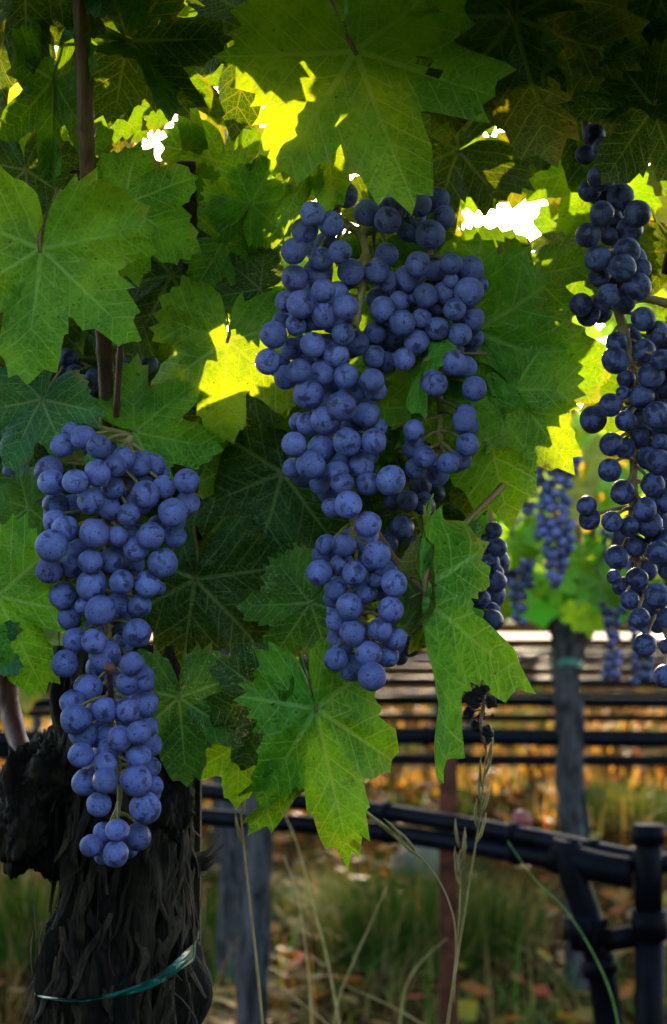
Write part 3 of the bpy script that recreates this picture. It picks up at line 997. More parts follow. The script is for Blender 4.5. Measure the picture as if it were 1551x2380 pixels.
def fill_layer(d0, d1, step, x0, x1, y0, y1, mul=1.0):
    yy = y0
    while yy < y1:
        xx = x0
        while xx < x1:
            x, y = xx + r.uniform(-0.5, 0.5) * step, yy + r.uniform(-0.5, 0.5) * step
            d = r.uniform(d0, d1)
            L = r.uniform(190, 280) * 0.85 / d
            a = r.gauss(0, 50)
            cx, cy = x + 0.2 * L * math.sin(R(a)), y + 0.2 * L * math.cos(R(a))
            ok = all(math.hypot(cx - gx, cy - gy) > gr + L * 0.62 for gx, gy, gr in GAPS)
            for (lx, ly, ld, lr) in LIT:
                sx = 775.5 + ((lx - 775.5) * ld + 404.5 * (d - ld)) / d
                sy = 1190 - ((1190 - ly) * ld + 740 * (d - ld)) / d
                if math.hypot(cx - sx, cy - sy) < lr + L * 0.62: ok = False
            if ok:
                k = r.random()
                cc = DEEP if k < 0.35 else GREEN if k < 0.75 else BRIGHT if k < 0.88 else OLIVE
                place_leaf(vine, FILL[r.randrange(len(FILL))], at(x, y, d), a, L * PX * d, r.gauss(5, 18), r.gauss(0, 20), cc, r.random() < 0.35, True, 0.5 * (r.random() < 0.4))
            xx += step
        yy += step


for (x, y, a, L, d, cc) in ((1040, 880, 6, 240, .985, DEEP), (1030, 1000, 5, 220, .99, DEEP), (1085, 1010, 6, 190, .97, DEEP), (1060, 900, 0, 200, .965, DEEP), (430, 200, 5, 150, .98, GREEN), (265, 250, -10, 120, .99, GREEN), (520, 380, 0, 170, 1.0, GREEN), (1000, 1180, 0, 200, 1.0, DEEP), (880, 1250, 10, 210, 1.02, DEEP)):  # most dark ones added to keep the sun off leaves in front
    place_leaf(vine, FILL[r.randrange(len(FILL))], at(x, y, d), a, L * PX * d, r.gauss(0, 8), r.gauss(0, 8), cc, False, True, 0)
fill_layer(0.96, 1.04, 150, -120, 1700, -250, 1330)
fill_layer(1.05, 1.16, 150, -120, 1750, -300, 1250)


# ------------------------------------------------------------------ grape bunches
def grape_mesh(seed, sub=20, mat='grape'):
    mb = MB()
    nu, nv = sub, sub // 2 + 2
    rr = random.Random(seed)
    e = rr.uniform(0.96, 1.04)
    mb.v.append(Vector((0, 0, -e)))
    for j in range(1, nv):
        ph = -math.pi / 2 + math.pi * j / nv
        for i in range(nu):
            th = 2 * math.pi * i / nu
            v = Vector((math.cos(ph) * math.cos(th), math.cos(ph) * math.sin(th), math.sin(ph)))
            k = 1 + 0.055 * noise.noise(v * 1.0 + Vector((seed * 5, 0, 0))) + 0.02 * noise.noise(v * 2.3 + Vector((0, seed * 3, 0)))
            mb.v.append(Vector((v.x * k, v.y * k, v.z * k * e)))
    mb.v.append(Vector((0, 0, e)))
    top = len(mb.v) - 1
    for i in range(nu):
        i2 = (i + 1) % nu
        mb.f.append((0, 1 + i2, 1 + i))
        for j in range(nv - 2):
            mb.f.append((1 + j * nu + i, 1 + j * nu + i2, 1 + (j + 1) * nu + i2, 1 + (j + 1) * nu + i))
        mb.f.append((1 + (nv - 2) * nu + i, 1 + (nv - 2) * nu + i2, top))
    return mb.mesh('grape', M[mat])


GRAPES = [grape_mesh(i, 26) for i in range(8)]
RUBBED_SHADED = [grape_mesh(i + 20, 26, 'rubbed_shaded_grape') for i in range(8)]
GRAPES_LOW = [grape_mesh(i, 14) for i in range(2)]
RUBBED_SHADED_LOW = [grape_mesh(i, 14, 'rubbed_shaded_grape') for i in range(2)]

# grapes as (panel, x, y, radius, layer); panel pixels are a third of a layout pixel
PAN = {'a': (0, 0), 'b': (517, 0), 'c': (1034, 0), 'd': (0, 597.8), 'e': (517, 597.8), 'f': (1034, 597.8), 'g': (0, 1195.5), 'h': (517, 1195.5), 'i': (1034, 1195.5), 'j': (0, 1782.8)}
BUN = {
    'A': dict(d=.835, g={
        'd': [(495, 1215, 72, 2), (440, 1310, 87, 1), (583, 1258, 88, 0), (690, 1320, 90, 0), (342, 1485, 102, 1), (358, 1568, 96, 0), (525, 1565, 91, 0), (680, 1505, 97, 0), (802, 1455, 85, 0), (865, 1398, 83, 1), (968, 1440, 95, 1),
              (1078, 1447, 80, 2), (788, 1605, 86, 1), (1018, 1655, 101, 0), (1145, 1600, 82, 1), (1303, 1562, 87, 0), (1310, 1710, 85, 1), (633, 1700, 93, 0), (768, 1755, 78, 1), (390, 1730, 92, 1), (900, 1795, 84, 0), (1205, 1780, 103, 0), (500, 1735, 80, 2), (1000, 1560, 70, 3)],
        'g': [(388, 50, 85, 1), (455, 100, 95, 0), (360, 215, 115, 0), (658, 133, 108, 0), (820, 150, 76, 0), (1050, 150, 98, 0), (1220, 155, 82, 1), (950, 243, 92, 0), (1135, 340, 103, 0), (632, 328, 90, 0), (785, 320, 92, 1), (510, 358, 92, 1),
              (345, 390, 95, 1), (640, 490, 113, 1), (850, 470, 90, 0), (1030, 488, 92, 0), (1110, 515, 50, 2), (440, 565, 95, 2), (575, 640, 54, 1), (700, 672, 108, 0), (812, 640, 90, 1), (975, 635, 87, 1), (525, 875, 85, 1), (655, 885, 92, 0),
              (957, 825, 106, 0), (735, 985, 113, 1), (920, 1040, 84, 0), (455, 1040, 97, 1), (615, 1210, 105, 2), (893, 1175, 88, 0), (1020, 1180, 62, 0), (508, 1310, 92, 1), (530, 1430, 112, 0), (735, 1365, 92, 0), (895, 1370, 85, 0), (1010, 1315, 97, 1),
              (580, 1530, 100, 2), (715, 1535, 85, 2), (835, 1560, 88, 0), (970, 1525, 85, 0), (1035, 1480, 76, 1), (565, 1680, 90, 0), (735, 1740, 85, 0), (965, 1685, 90, 0), (1050, 1760, 78, 1), (850, 760, 80, 3), (760, 560, 80, 3), (930, 350, 80, 3), (480, 720, 85, 3),
              (540, 250, 80, 3), (800, 1150, 75, 3), (880, 1450, 80, 3), (760, 1640, 80, 3)],
        'j': [(590, 105, 92, 1), (735, 97, 93, 0), (950, 95, 113, 0), (1068, 130, 75, 1), (690, 258, 90, 0), (1015, 285, 112, 0), (722, 452, 70, 1), (818, 440, 84, 0), (637, 547, 80, 0), (808, 607, 93, 0), (960, 487, 96, 1), (748, 545, 44, 2), (712, 625, 55, 2)]},
        stem=[(300, 1010), (270, 1120), (235, 1240), (240, 1380), (255, 1500), (262, 1620), (270, 1720), (280, 1830), (272, 1890), (262, 1950)]),
    'B': dict(d=.835, g={
        'b': [(630, 1490, 90, 0), (757, 1562, 92, 0), (575, 1605, 95, 1), (862, 1362, 88, 1), (500, 1752, 95, 0), (690, 1805, 88, 1), (820, 1757, 84, 0)],
        'e': [(505, 145, 95, 1), (660, 110, 100, 1), (705, 232, 87, 0), (545, 330, 100, 1), (445, 310, 80, 2), (715, 400, 100, 1), (645, 440, 72, 2), (860, 350, 90, 0), (895, 105, 95, 2), (410, 440, 62, 2), (515, 470, 77, 1), (357, 540, 98, 0), (632, 608, 92, 0),
              (845, 535, 85, 0), (795, 680, 90, 0), (320, 728, 93, 0), (445, 835, 90, 1), (535, 795, 89, 0), (700, 810, 95, 1), (602, 958, 107, 0), (865, 830, 92, 0), (1045, 858, 88, 0), (940, 600, 90, 2), (955, 925, 74, 2), (1070, 930, 80, 2), (832, 1038, 105, 0),
              (715, 1130, 103, 0), (1003, 1090, 100, 1), (600, 1160, 84, 1), (530, 1150, 66, 2), (1085, 1185, 68, 2), (870, 1287, 103, 0), (1055, 1283, 92, 0), (500, 1303, 88, 0), (690, 1330, 95, 1), (615, 1445, 105, 0), (490, 1470, 74, 2), (800, 1495, 85, 1), (970, 1445, 92, 1),
              (1175, 1555, 107, 0), (835, 1578, 82, 0), (1015, 1578, 85, 0), (878, 1727, 100, 0), (760, 1745, 68, 1), (680, 1580, 74, 2), (780, 620, 80, 3), (600, 700, 85, 3), (880, 960, 80, 3), (780, 860, 85, 3), (900, 1200, 80, 3), (820, 1400, 80, 3), (480, 640, 75, 3), (600, 380, 80, 3), (800, 250, 85, 3)],
        'h': [(1015, 70, 95, 0), (725, 215, 76, 1), (845, 215, 85, 0), (1073, 285, 103, 0), (838, 345, 85, 1), (677, 405, 92, 0), (920, 412, 88, 0), (790, 515, 82, 1), (1198, 480, 98, 0), (765, 590, 64, 2), (885, 640, 97, 0), (1177, 663, 90, 0), (800, 745, 80, 1), (912, 825, 93, 0),
              (1100, 802, 90, 0), (1210, 865, 80, 1), (790, 1010, 87, 0), (840, 925, 74, 2), (1020, 975, 97, 0), (1045, 1130, 103, 0), (1160, 990, 76, 1), (1130, 400, 64, 2), (1060, 460, 55, 2), (1000, 200, 70, 2), (1000, 550, 70, 3), (980, 880, 70, 3)]},
        stem=[(772, 495), (800, 520), (838, 545), (850, 600), (830, 740), (800, 850), (815, 1000), (800, 1120), (820, 1200), (830, 1300), (833, 1400), (845, 1440), (855, 1520), (865, 1570)]),
    'C': dict(d=.86, g={
        'b': [(1010, 1480, 95, 1), (1165, 1470, 97, 1), (1155, 1537, 96, 0), (1300, 1600, 90, 1), (1250, 1380, 95, 2), (1340, 1345, 80, 2), (1375, 1427, 88, 1), (1450, 1637, 104, 0), (1550, 1512, 80, 1), (1145, 1775, 85, 1), (1365, 1845, 92, 0), (1500, 1390, 85, 2)],
        'e': [(1075, 97, 93, 0), (1150, 170, 72, 1), (1290, 150, 100, 2), (1420, 270, 92, 1), (1090, 295, 85, 2), (1120, 368, 98, 0), (1235, 310, 74, 2), (1255, 463, 98, 0), (1070, 530, 85, 1), (1390, 430, 76, 1), (1355, 590, 90, 1), (1060, 695, 80, 0), (1145, 735, 78, 1),
              (1265, 708, 82, 0), (1335, 1205, 78, 0), (1410, 1395, 80, 0), (1350, 1470, 80, 1), (1500, 1500, 90, 2), (1330, 1325, 80, 2), (1470, 650, 80, 3), (1300, 280, 80, 3), (1200, 560, 80, 3)],
        'f': [(45, 45, 82, 0), (180, 80, 95, 1), (45, 165, 55, 1), (170, 240, 103, 0), (245, 190, 62, 2), (70, 365, 80, 0), (195, 430, 88, 1), (105, 540, 85, 0), (205, 565, 68, 2), (65, 738, 92, 0), (150, 765, 80, 1), (205, 918, 90, 0), (147, 1095, 78, 1), (133, 1143, 85, 0), (158, 1305, 87, 0),
              (25, 1432, 78, 0), (113, 1412, 76, 1), (-73, 878, 95, 0), (-54, 497, 85, 0), (60, 640, 76, 2), (0, 250, 80, 3), (120, 330, 80, 3), (-60, 100, 80, 3)]},
        stem=[(845, 540), (920, 520), (990, 560), (1010, 700), (1020, 850), (1022, 930), (1024, 1000), (1020, 1050), (1000, 1075)]),
    'E': dict(d=.845, g={
        'c': [(1040, 935, 80, 1), (1110, 1030, 78, 1), (1090, 1240, 100, 0), (1225, 1370, 100, 1), (1345, 1490, 95, 0), (1290, 1600, 95, 1), (1095, 1490, 90, 0), (1000, 1640, 88, 0), (1150, 1650, 66, 1), (1270, 1750, 95, 0), (1068, 1800, 95, 0), (1160, 1130, 85, 2), (1180, 1560, 85, 3),
              (980, 1080, 70, 2), (1010, 1330, 80, 2)],
        'f': [(1240, 72, 98, 0), (1370, 80, 76, 1), (1345, 205, 104, 0), (1140, 265, 80, 0), (1250, 300, 90, 2), (1180, 150, 85, 3), (1080, 130, 80, 2), (950, 330, 85, 2), (1000, 400, 85, 2)]},
        stem=[(1380, 250), (1390, 330), (1420, 430), (1430, 560), (1440, 700)]),
    'D': dict(d=.85, g={
        'f': [(1385, 430, 88, 0), (1482, 518, 76, 0), (1390, 655, 85, 1), (1190, 720, 95, 1), (1515, 715, 78, 0), (1440, 825, 93, 0), (1265, 850, 66, 1), (1240, 942, 48, 1), (1372, 970, 90, 0), (1155, 1030, 85, 0), (1260, 1140, 77, 0), (1480, 1100, 95, 0), (1545, 900, 80, 1), (1035, 1130, 100, 2),
              (1370, 1240, 82, 1), (1160, 1305, 83, 0), (1255, 1330, 76, 1), (1420, 1400, 85, 1), (1500, 1430, 90, 0), (1150, 1485, 83, 0), (1450, 1585, 85, 0), (1240, 1640, 90, 1), (990, 1735, 72, 0), (1395, 1755, 86, 0), (1505, 1290, 62, 1), (1290, 560, 85, 2), (1200, 600, 80, 2), (1330, 1100, 80, 2), (1540, 590, 80, 2), (1565, 1000, 85, 1), (1535, 1200, 80, 1), (1565, 1330, 85, 1), (1535, 1550, 85, 1), (1555, 1700, 85, 1), (1480, 1690, 80, 1), (1600, 800, 85, 1)],
        'i': [(1010, 32, 80, 0), (1165, 50, 74, 0), (1285, 85, 77, 0), (1335, 220, 76, 1), (1492, 265, 85, 0), (1200, 300, 84, 0), (1180, 437, 54, 0), (1340, 452, 80, 1), (1410, 390, 72, 2), (1290, 597, 68, 0), (1230, 500, 64, 2), (1482, 568, 95, 0), (1358, 725, 76, 0), (1395, 910, 84, 0), (1530, 1130, 80, 0),
              (1545, 920, 55, 1), (1420, 60, 100, 1), (1515, 70, 76, 1), (1440, 640, 70, 2), (1490, 760, 70, 2), (1565, 180, 85, 1), (1565, 380, 80, 1), (1555, 720, 80, 0), (1470, 150, 80, 1)]},
        stem=[(1434, 705), (1450, 770), (1468, 840), (1476, 890), (1480, 960), (1474, 1050), (1472, 1150), (1468, 1230), (1482, 1300), (1495, 1360), (1518, 1420), (1550, 1470)]),
    'F': dict(d=.945, g={
        'e': [(1380, 1590, 82, 0), (1290, 1700, 78, 0), (1405, 1720, 80, 0), (1190, 1700, 68, 1), (1480, 1640, 75, 1)],
        'h': [(1250, 90, 88, 0), (1150, 210, 74, 1), (1290, 365, 75, 0), (1330, 490, 62, 1), (1040, 540, 75, 1), (1310, 660, 62, 0), (1360, 800, 60, 0), (1310, 920, 75, 0), (1240, 990, 62, 1), (1230, 770, 60, 1), (1240, 600, 55, 1), (1400, 450, 70, 1), (1420, 330, 75, 1), (1480, 250, 70, 1), (1350, 230, 75, 1), (1390, 880, 55, 1)],
        'i': [(370, 230, 66, 0), (320, 340, 66, 0), (352, 405, 60, 1), (215, 480, 90, 0), (352, 470, 78, 0), (330, 670, 58, 1), (335, 740, 76, 0), (345, 110, 62, 1), (60, 170, 60, 1), (250, 590, 70, 1), (290, 200, 70, 1), (200, 300, 75, 1)]},
        stem=[(1000, 1110), (1010, 1220), (1040, 1330), (1080, 1420), (1000, 1480)]),
    'G': dict(d=.955, g={
        'd': [(945, 562, 73, 0), (1025, 750, 77, 0), (905, 755, 80, 1), (125, 775, 52, 0), (165, 700, 48, 0), (250, 785, 82, 0), (265, 918, 66, 0), (335, 945, 48, 1), (480, 700, 72, 1), (520, 800, 56, 0), (655, 840, 66, 0), (622, 905, 68, 0), (560, 1000, 72, 1), (855, 900, 82, 1), (592, 1125, 62, 0), (430, 1120, 70, 1), (760, 960, 75, 1), (400, 830, 70, 1), (860, 1060, 75, 1)]},
        stem=[(270, 800), (240, 850), (200, 920), (180, 1000)]),
    'H': dict(d=.93, g={
        'g': [(200, 275, 55, 0), (130, 332, 60, 0), (105, 262, 46, 0), (180, 462, 52, 0)],
        'd': [(50, 1440, 34, 0), (60, 1490, 42, 0), (150, 1485, 46, 0), (215, 1660, 66, 1)]},
        stem=[(60, 1060), (62, 1150), (60, 1250), (50, 1340)]),
    'I': dict(d=.885, g={
        'c': [(728, 300, 76, 0), (885, 365, 86, 0), (430, 362, 78, 1), (1280, 395, 62, 0), (600, 320, 70, 1), (800, 440, 75, 1), (905, 540, 60, 0)]},
        stem=[(1335, 60), (1320, 90), (1290, 110), (1240, 115)]),
    'K': dict(d=.955, g={'j': [(1215, 510, 45, 0), (1192, 618, 52, 0), (1190, 700, 48, 1)]}, stem=[(410, 1880), (405, 1930), (400, 2000)]),
}
LABELS = {
    'A': 'large blue grape bunch hanging low in front of the shaggy trunk',
    'B': 'longest blue grape bunch in the centre, tapering to a point above a green leaf',
    'C': 'dusky grape bunch just left of the sun, sharing the centre with the longest bunch',
    'D': 'loose grape bunch along a bare tan stalk down the right edge',
    'E': 'dark shaded grape bunch under the leaves right of the sun',
    'F': 'nearly black grape bunch behind the lower half of the centre bunch',
    'G': 'dark grape bunch half hidden behind leaves and brown cane above the left bunch',
    'H': 'a few grapes peeking between leaves at the left edge',
    'I': 'a few black grapes silhouetted among leaves at the upper right',
    'K': 'small dark grapes tucked between near trunk and its stake',
}
pts_all = []
for key, bd in BUN.items():
    rr = random.Random(ord(key))
    for pn, lst in bd['g'].items():
        ox, oy = PAN[pn]
        for (x, y, q, lay) in lst:
            pts_all.append(dict(b=key, x=ox + x / 3, y=oy + y / 3, r=q / 3, d=bd['d'] + (-0.010, 0.003, 0.013, 0.022)[lay] + rr.uniform(-0.003, 0.003)))
r = random.Random(4242)
for key in 'ABCDEFG':
    gs = [g for g in pts_all if g['b'] == key]
    n0 = len(gs)
    made = 0
    tries = 0
    while made < int(n0 * (0.85 if key in 'BC' else 0.6 if key in 'AE' else 0.3)) and tries < 3000:
        tries += 1
        a, b = r.choice(gs[:n0]), r.choice(gs[:n0])
        if a is b or math.hypot(a['x'] - b['x'], a['y'] - b['y']) > 95: continue
        f = r.uniform(0.3, 0.7)
        pts_all.append(dict(b=key, x=a['x'] * f + b['x'] * (1 - f), y=a['y'] * f + b['y'] * (1 - f), r=r.uniform(26, 32), d=BUN[key]['d'] + r.uniform(0.022, 0.038)))
        made += 1
for g in pts_all:
    g['X'] = (g['x'] - 775.5) * PX; g['Y'] = (1190 - g['y']) * PX; g['R'] = g['r'] * PX
for it in range(60):
    for i, a in enumerate(pts_all):
        for b in pts_all[i + 1:]:
            dx, dy = a['X'] - b['X'], a['Y'] - b['Y']
            sr = (a['R'] + b['R']) * 0.955
            q = sr * sr - dx * dx - dy * dy
            if q <= 0: continue
            dm = (a['d'] + b['d']) / 2
            need = math.sqrt(q) * dm
            dd = a['d'] - b['d']
            if abs(dd) < need:
                s = 1 if dd >= 0 else -1
                e = (need - abs(dd)) * 0.35 * s
                a['d'] += e; b['d'] -= e


def nearest_on(P, q):
    return min(P, key=lambda p: (p - q).length_squared)


for key, bd in BUN.items():
    gs = [g for g in pts_all if g['b'] == key]
    md = sum(g['d'] for g in gs) / len(gs)
    S = spline([at(x, y, md + 0.006) for x, y in bd['stem']], 6)
    ob = empty('grape_bunch', S[0])
    tag(ob, LABELS[key], 'grape bunch', 'grape bunches of the near vine')
    rr = random.Random(ord(key) * 3)
    mb = MB(S[0])
    ns = len(S)
    bare = key in 'DB'
    mb.tube(S, [(0.0026 if key == 'D' else 0.0022) * (1 - 0.5 * i / ns) * (1.35 if i % 6 == 0 else 1) for i in range(ns)], 8, jit=0.25, seed=3)
    for g in gs:
        p = at(g['x'], g['y'], g['d'])
        rad = g['R'] * g['d']
        q = nearest_on(S, p + Vector((0, 0, 0.008)))
        ax = (p - q)
        dirv = (ax.normalized() * 0.7 + Vector((rr.uniform(-.5, .5), -0.75 + rr.uniform(-.4, .5), -0.35 + rr.uniform(-.4, .4)))).normalized()
        o = link('grape', (RUBBED_SHADED if key in 'DEFGIK' else GRAPES)[rr.randrange(8)], ob)
        quat = dirv.to_track_quat('Z', 'Y')
        o.rotation_mode = 'QUATERNION'
        o.rotation_quaternion = quat @ Matrix.Rotation(rr.uniform(0, 6.28), 3, 'Z').to_quaternion()
        o.location = p - S[0]
        o.scale = (rad * rr.uniform(0.95, 1.03), rad * rr.uniform(0.95, 1.03), rad * rr.uniform(0.96, 1.07))
        e = p - dirv * rad * 0.95
        if (q - e).length < 0.03:
            mid = e.lerp(q, 0.5) - dirv * 0.002 + Vector((0, 0, 0.001))
            mb.tube(spline([e + dirv * 0.001, e - dirv * 0.002, mid, q], 3), [0.0013, 0.0011, 0.0009, 0.0008, 0.0008, 0.0008, 0.0009, 0.001, 0.0012, 0.0014][:10], 5)
    mb.build('bunch_stem', M['old_stem'] if key in 'D' else M['stem'], ob)

# pinkish cut stub on the left bunch, dried shrivelled bunch at the right leaf's tip
m = MB(at(255, 1553, .80))
m.tube(spline([at(258, 1620, .835), at(256, 1585, .812), at(255, 1558, .80), at(255, 1545, .797)], 4), [6 * PX] * 8 + [9 * PX, 11 * PX, 11 * PX, 10 * PX, 5 * PX], 10, jit=0.2)
lb = [o for o in bpy.data.objects if o.name == 'grape_bunch'][0]
o = m.build('stub', M['red_cane'], lb)
o.location = at(255, 1553, .80) - lb.location

m = MB(at(1125, 1600, .85))
db = empty('dried_grape_bunch', at(1125, 1600, .85))
tag(db, 'shrivelled dark raisin bunch hanging below the folded leaf at right', 'grape bunch')
m.tube(spline([at(1120, 1580, .85), at(1125, 1630, .85), at(1118, 1680, .85), at(1128, 1730, .85)], 5), 0.0009, 6, jit=.3)
for k, (x, y, q) in enumerate(((1093, 1620, 13), (1110, 1610, 14), (1125, 1602, 12), (1142, 1632, 14), (1090, 1655, 12), (1120, 1665, 10), (1107, 1688, 14), (1133, 1700, 14), (1131, 1718, 11), (1146, 1665, 6), (1105, 1640, 9))):
    p = at(x, y, .85 + rnd.uniform(-.006, .006))
    m.tube([p, nearest_on([at(1120, 1590 + 15 * j, .85) for j in range(9)], p)], 0.0005, 5)
    bm = bmesh.new(); bmesh.ops.create_icosphere(bm, subdivisions=3, radius=1)
    for v in bm.verts:
        v.co *= 1 + 0.55 * noise.noise(v.co * 1.5 + Vector((k, 0, 0))) + 0.2 * noise.noise(v.co * 4 + Vector((k, 3, 0)))
    me = bpy.data.meshes.new('raisin'); bm.to_mesh(me); bm.free(); me.shade_smooth(); me.materials.append(M['dried_grape'])
    o = link('raisin', me, db)
    o.location = p - db.location; o.scale = (q * PX * .85,) * 3
m.build('bunch_stem', M['cane'], db)

# ------------------------------------------------------------------ the rows behind
ROWS = [2.5, 4.3, 6.1, 7.9, 9.7, 11.5, 13.3, 15.1]


def bg_bunch(pos, L, W, seed, label, gr=0.0065):
    rr = random.Random(seed)
    ob = empty('grape_bunch', pos)
    tag(ob, label, 'grape bunch', 'grape bunches of the second row')
    mb = MB()
    mb.tube([(0, 0, 0.03), (0, 0, -L * 0.5), (0.002, 0, -L * 0.93)], 0.002, 6)
    mb.build('bunch_stem', M['stem'], ob)
    placed = []
    tries = 0
    while len(placed) < int(L * W * 12500) and tries < 4000:
        tries += 1
        s = rr.random()
        w = W * 0.5 * (1 - 0.65 * s ** 1.5) * (0.75 + 0.25 * math.sin(s * 9 + seed))
        a = rr.uniform(0, 6.28)
        q = w * math.sqrt(rr.uniform(0.35, 1))
        p = Vector((q * math.cos(a), q * math.sin(a), -L * s))
        if all((p - k).length > gr * 1.75 for k in placed):
            placed.append(p)
            o = link('grape', RUBBED_SHADED_LOW[rr.randrange(2)], ob)
            o.location = p
            k = gr * rr.uniform(0.88, 1.1)
            o.scale = (k, k, k)
            o.rotation_euler = (R(90) + rr.uniform(-.7, .7), rr.uniform(-.7, .7), rr.uniform(-.7, .7))
    return ob


def row_vine(name, px, d, label, rad, top, color_mat, nodes, ybase=None, n_leaf=0, seed=0, hw=0.5, zlo=0.84, zhi=1.3):
    p = at(px, 1430, d)
    v = empty('grapevine', (p.x, p.y, 0))
    tag(v, label, 'grapevine', 'vines')
    mb = MB((p.x, p.y, 0))
    rr = random.Random(seed)
    ax = []
    for k, (dx, z) in enumerate(nodes):
        ax.append(Vector((p.x + dx, p.y + 0.01 * rr.uniform(-1, 1), z)))
    trunk_mesh(mb, ax, rad, n=48, ridge=0.38, seed=seed, vs=9, hs=60)
    mb.build('trunk', M[color_mat], v)
    mb = MB((p.x, p.y, 0))
    ztop = nodes[-1][1]
    mb.tube(spline([(p.x - 0.6, p.y, ztop + 0.05), (p.x - 0.25, p.y, ztop + 0.03), (p.x + nodes[-1][0], p.y, ztop - 0.01), (p.x + 0.3, p.y, ztop + 0.03), (p.x + 0.7, p.y, ztop + 0.04)], 8), 0.017, 10, jit=0.3, seed=seed)
    mb.build('cordon', M['bark'], v)
    for k in range(6):
        x = p.x + rr.uniform(-hw, hw)
        mb = MB((p.x, p.y, 0))
        mb.tube(spline([(x, p.y, ztop + 0.02), (x + rr.uniform(-.05, .05), p.y + rr.uniform(-.05, .05), ztop + 0.22), (x + rr.uniform(-.1, .1), p.y + rr.uniform(-.1, .1), ztop + 0.5)], 6), 0.004, 6)
        mb.build('cane', M['cane'], v)
    return v


# second row: the grey trunk left of centre carries the foliage seen between the near leaves
v2 = row_vine('grapevine', 600, 2.42, 'weathered grey trunk behind the near row, left of centre', [0.028, 0.023, 0.017, 0.016, 0.019, 0.026], None, 'grey_bark',
              [(-0.012, -0.03), (-0.010, 0.15), (-0.006, 0.36), (0.004, 0.56), (0.0, 0.72), (-0.02, 0.88)], seed=21)
v2b = row_vine('grapevine', 1800, 2.5, 'second row vine beyond the right edge whose leaves fill the gap at right', [0.034, 0.028, 0.026, 0.028], None, 'grey_bark',
               [(0, -0.03), (0, 0.3), (0.01, 0.6), (0, 0.88)], seed=23)
r = random.Random(77)
ROW2 = [(1345, 1075, 10, 150, YELLOW), (1420, 1110, 0, 140, YELLOW), (1330, 1230, 0, 130, YELLOW), (1260, 1270, 10, 120, LIME), (1290, 1150, -20, 130, LIME), (1370, 1180, 20, 150, YELLOW), (1240, 1190, -40, 130, BRIGHT), (1360, 1330, 10, 130, BRIGHT), (1290, 1370, 0, 110, BRIGHT), (1330, 1290, -15, 110, LIME),
        (1400, 1380, 30, 110, GREEN), (1190, 1290, 0, 130, BRIGHT), (1180, 1390, 0, 90, BRIGHT), (1440, 1300, 0, 130, GREEN), (1480, 1400, 0, 120, GREEN), (1340, 1440, 0, 70, BRIGHT), (1310, 1020, 0, 130, YELLOW), (1400, 1030, 0, 140, LIME),
        (1220, 1100, 0, 130, LIME), (1180, 1150, -10, 120, GREEN), (1370, 1460, 5, 60, BRIGHT), (1470, 1180, 0, 150, LIME), (1530, 1080, 0, 150, LIME), (1540, 1250, 0, 140, BRIGHT),
        (1520, 470, 10, 150, YELLOW), (1540, 580, 0, 150, LIME), (1500, 600, -10, 130, BRIGHT), (320, 260, 10, 130, YELLOW), (350, 210, 0, 100, LIME), (545, 330, 0, 110, YELLOW), (1300, 0, 0, 130, YELLOW), (1440, 30, 0, 90, LIME),
        (600, 1420, 0, 130, YELLOW), (560, 1380, 20, 110, OLIVE), (60, 1560, 0, 150, OLIVE), (90, 260, 0, 150, YELLOW), (660, 1560, 0, 90, LIME)]
for i, (x, y, a, L, cc) in enumerate(ROW2):
    d = 2.42 + r.uniform(-0.22, 0.15)
    if x > 1100 and y > 1000: L *= 0.66
    place_leaf(v2b if x > 1000 else v2, LOW[r.randrange(len(LOW))], at(x, y - L * 0.4, d), a, L * PX * d, r.gauss(5, 15), r.gauss(0, 20), cc, r.random() < 0.3, True)
for i in range(330):
    x = r.uniform(-260, 1900)
    hi = 560 + 240 * noise.noise(Vector((x * 0.004, 3.3, 0)))
    if 700 < x < 1400: hi = max(hi, 760)
    y = r.uniform(hi, 1440)
    if 1120 < x < 1640 and y > 880: continue
    d = 2.5 + r.uniform(-0.16, 0.25)
    L = r.uniform(90, 150)
    k = r.random()
    cc = YELLOW if k < 0.15 else LIME if k < 0.45 else BRIGHT if k < 0.75 else GREEN
    place_leaf(v2b if x > 1000 else v2, LOW[r.randrange(len(LOW))], at(x, y - L * 0.4, d), r.gauss(0, 45), L * PX * d, r.gauss(5, 22), r.gauss(0, 30), cc, r.random() < 0.3, False)

for i, (x, y, Lp, Wp, d, lab) in enumerate((
        (1290, 1070, 290, 125, 2.2, 'blurred blue grape bunch hanging in the gap between the two right-hand leaves'),
        (1205, 1215, 230, 90, 2.35, 'dark blurred grape bunch just left of the bright blurred one'),
        (1420, 1170, 400, 90, 2.4, 'blurred dark grape bunch behind the loose stalk bunch at right'),
        (1490, 1330, 250, 110, 2.45, 'blurred grape bunch low behind the right edge, beside the far pipes'),
        (1225, 1090, 130, 60, 2.3, 'tiny blurred grape bunch above and left of the bright blurred one'))):
    bg_bunch(at(x, y, d), Lp * PX * d, Wp * PX * d, 40 + i, lab)

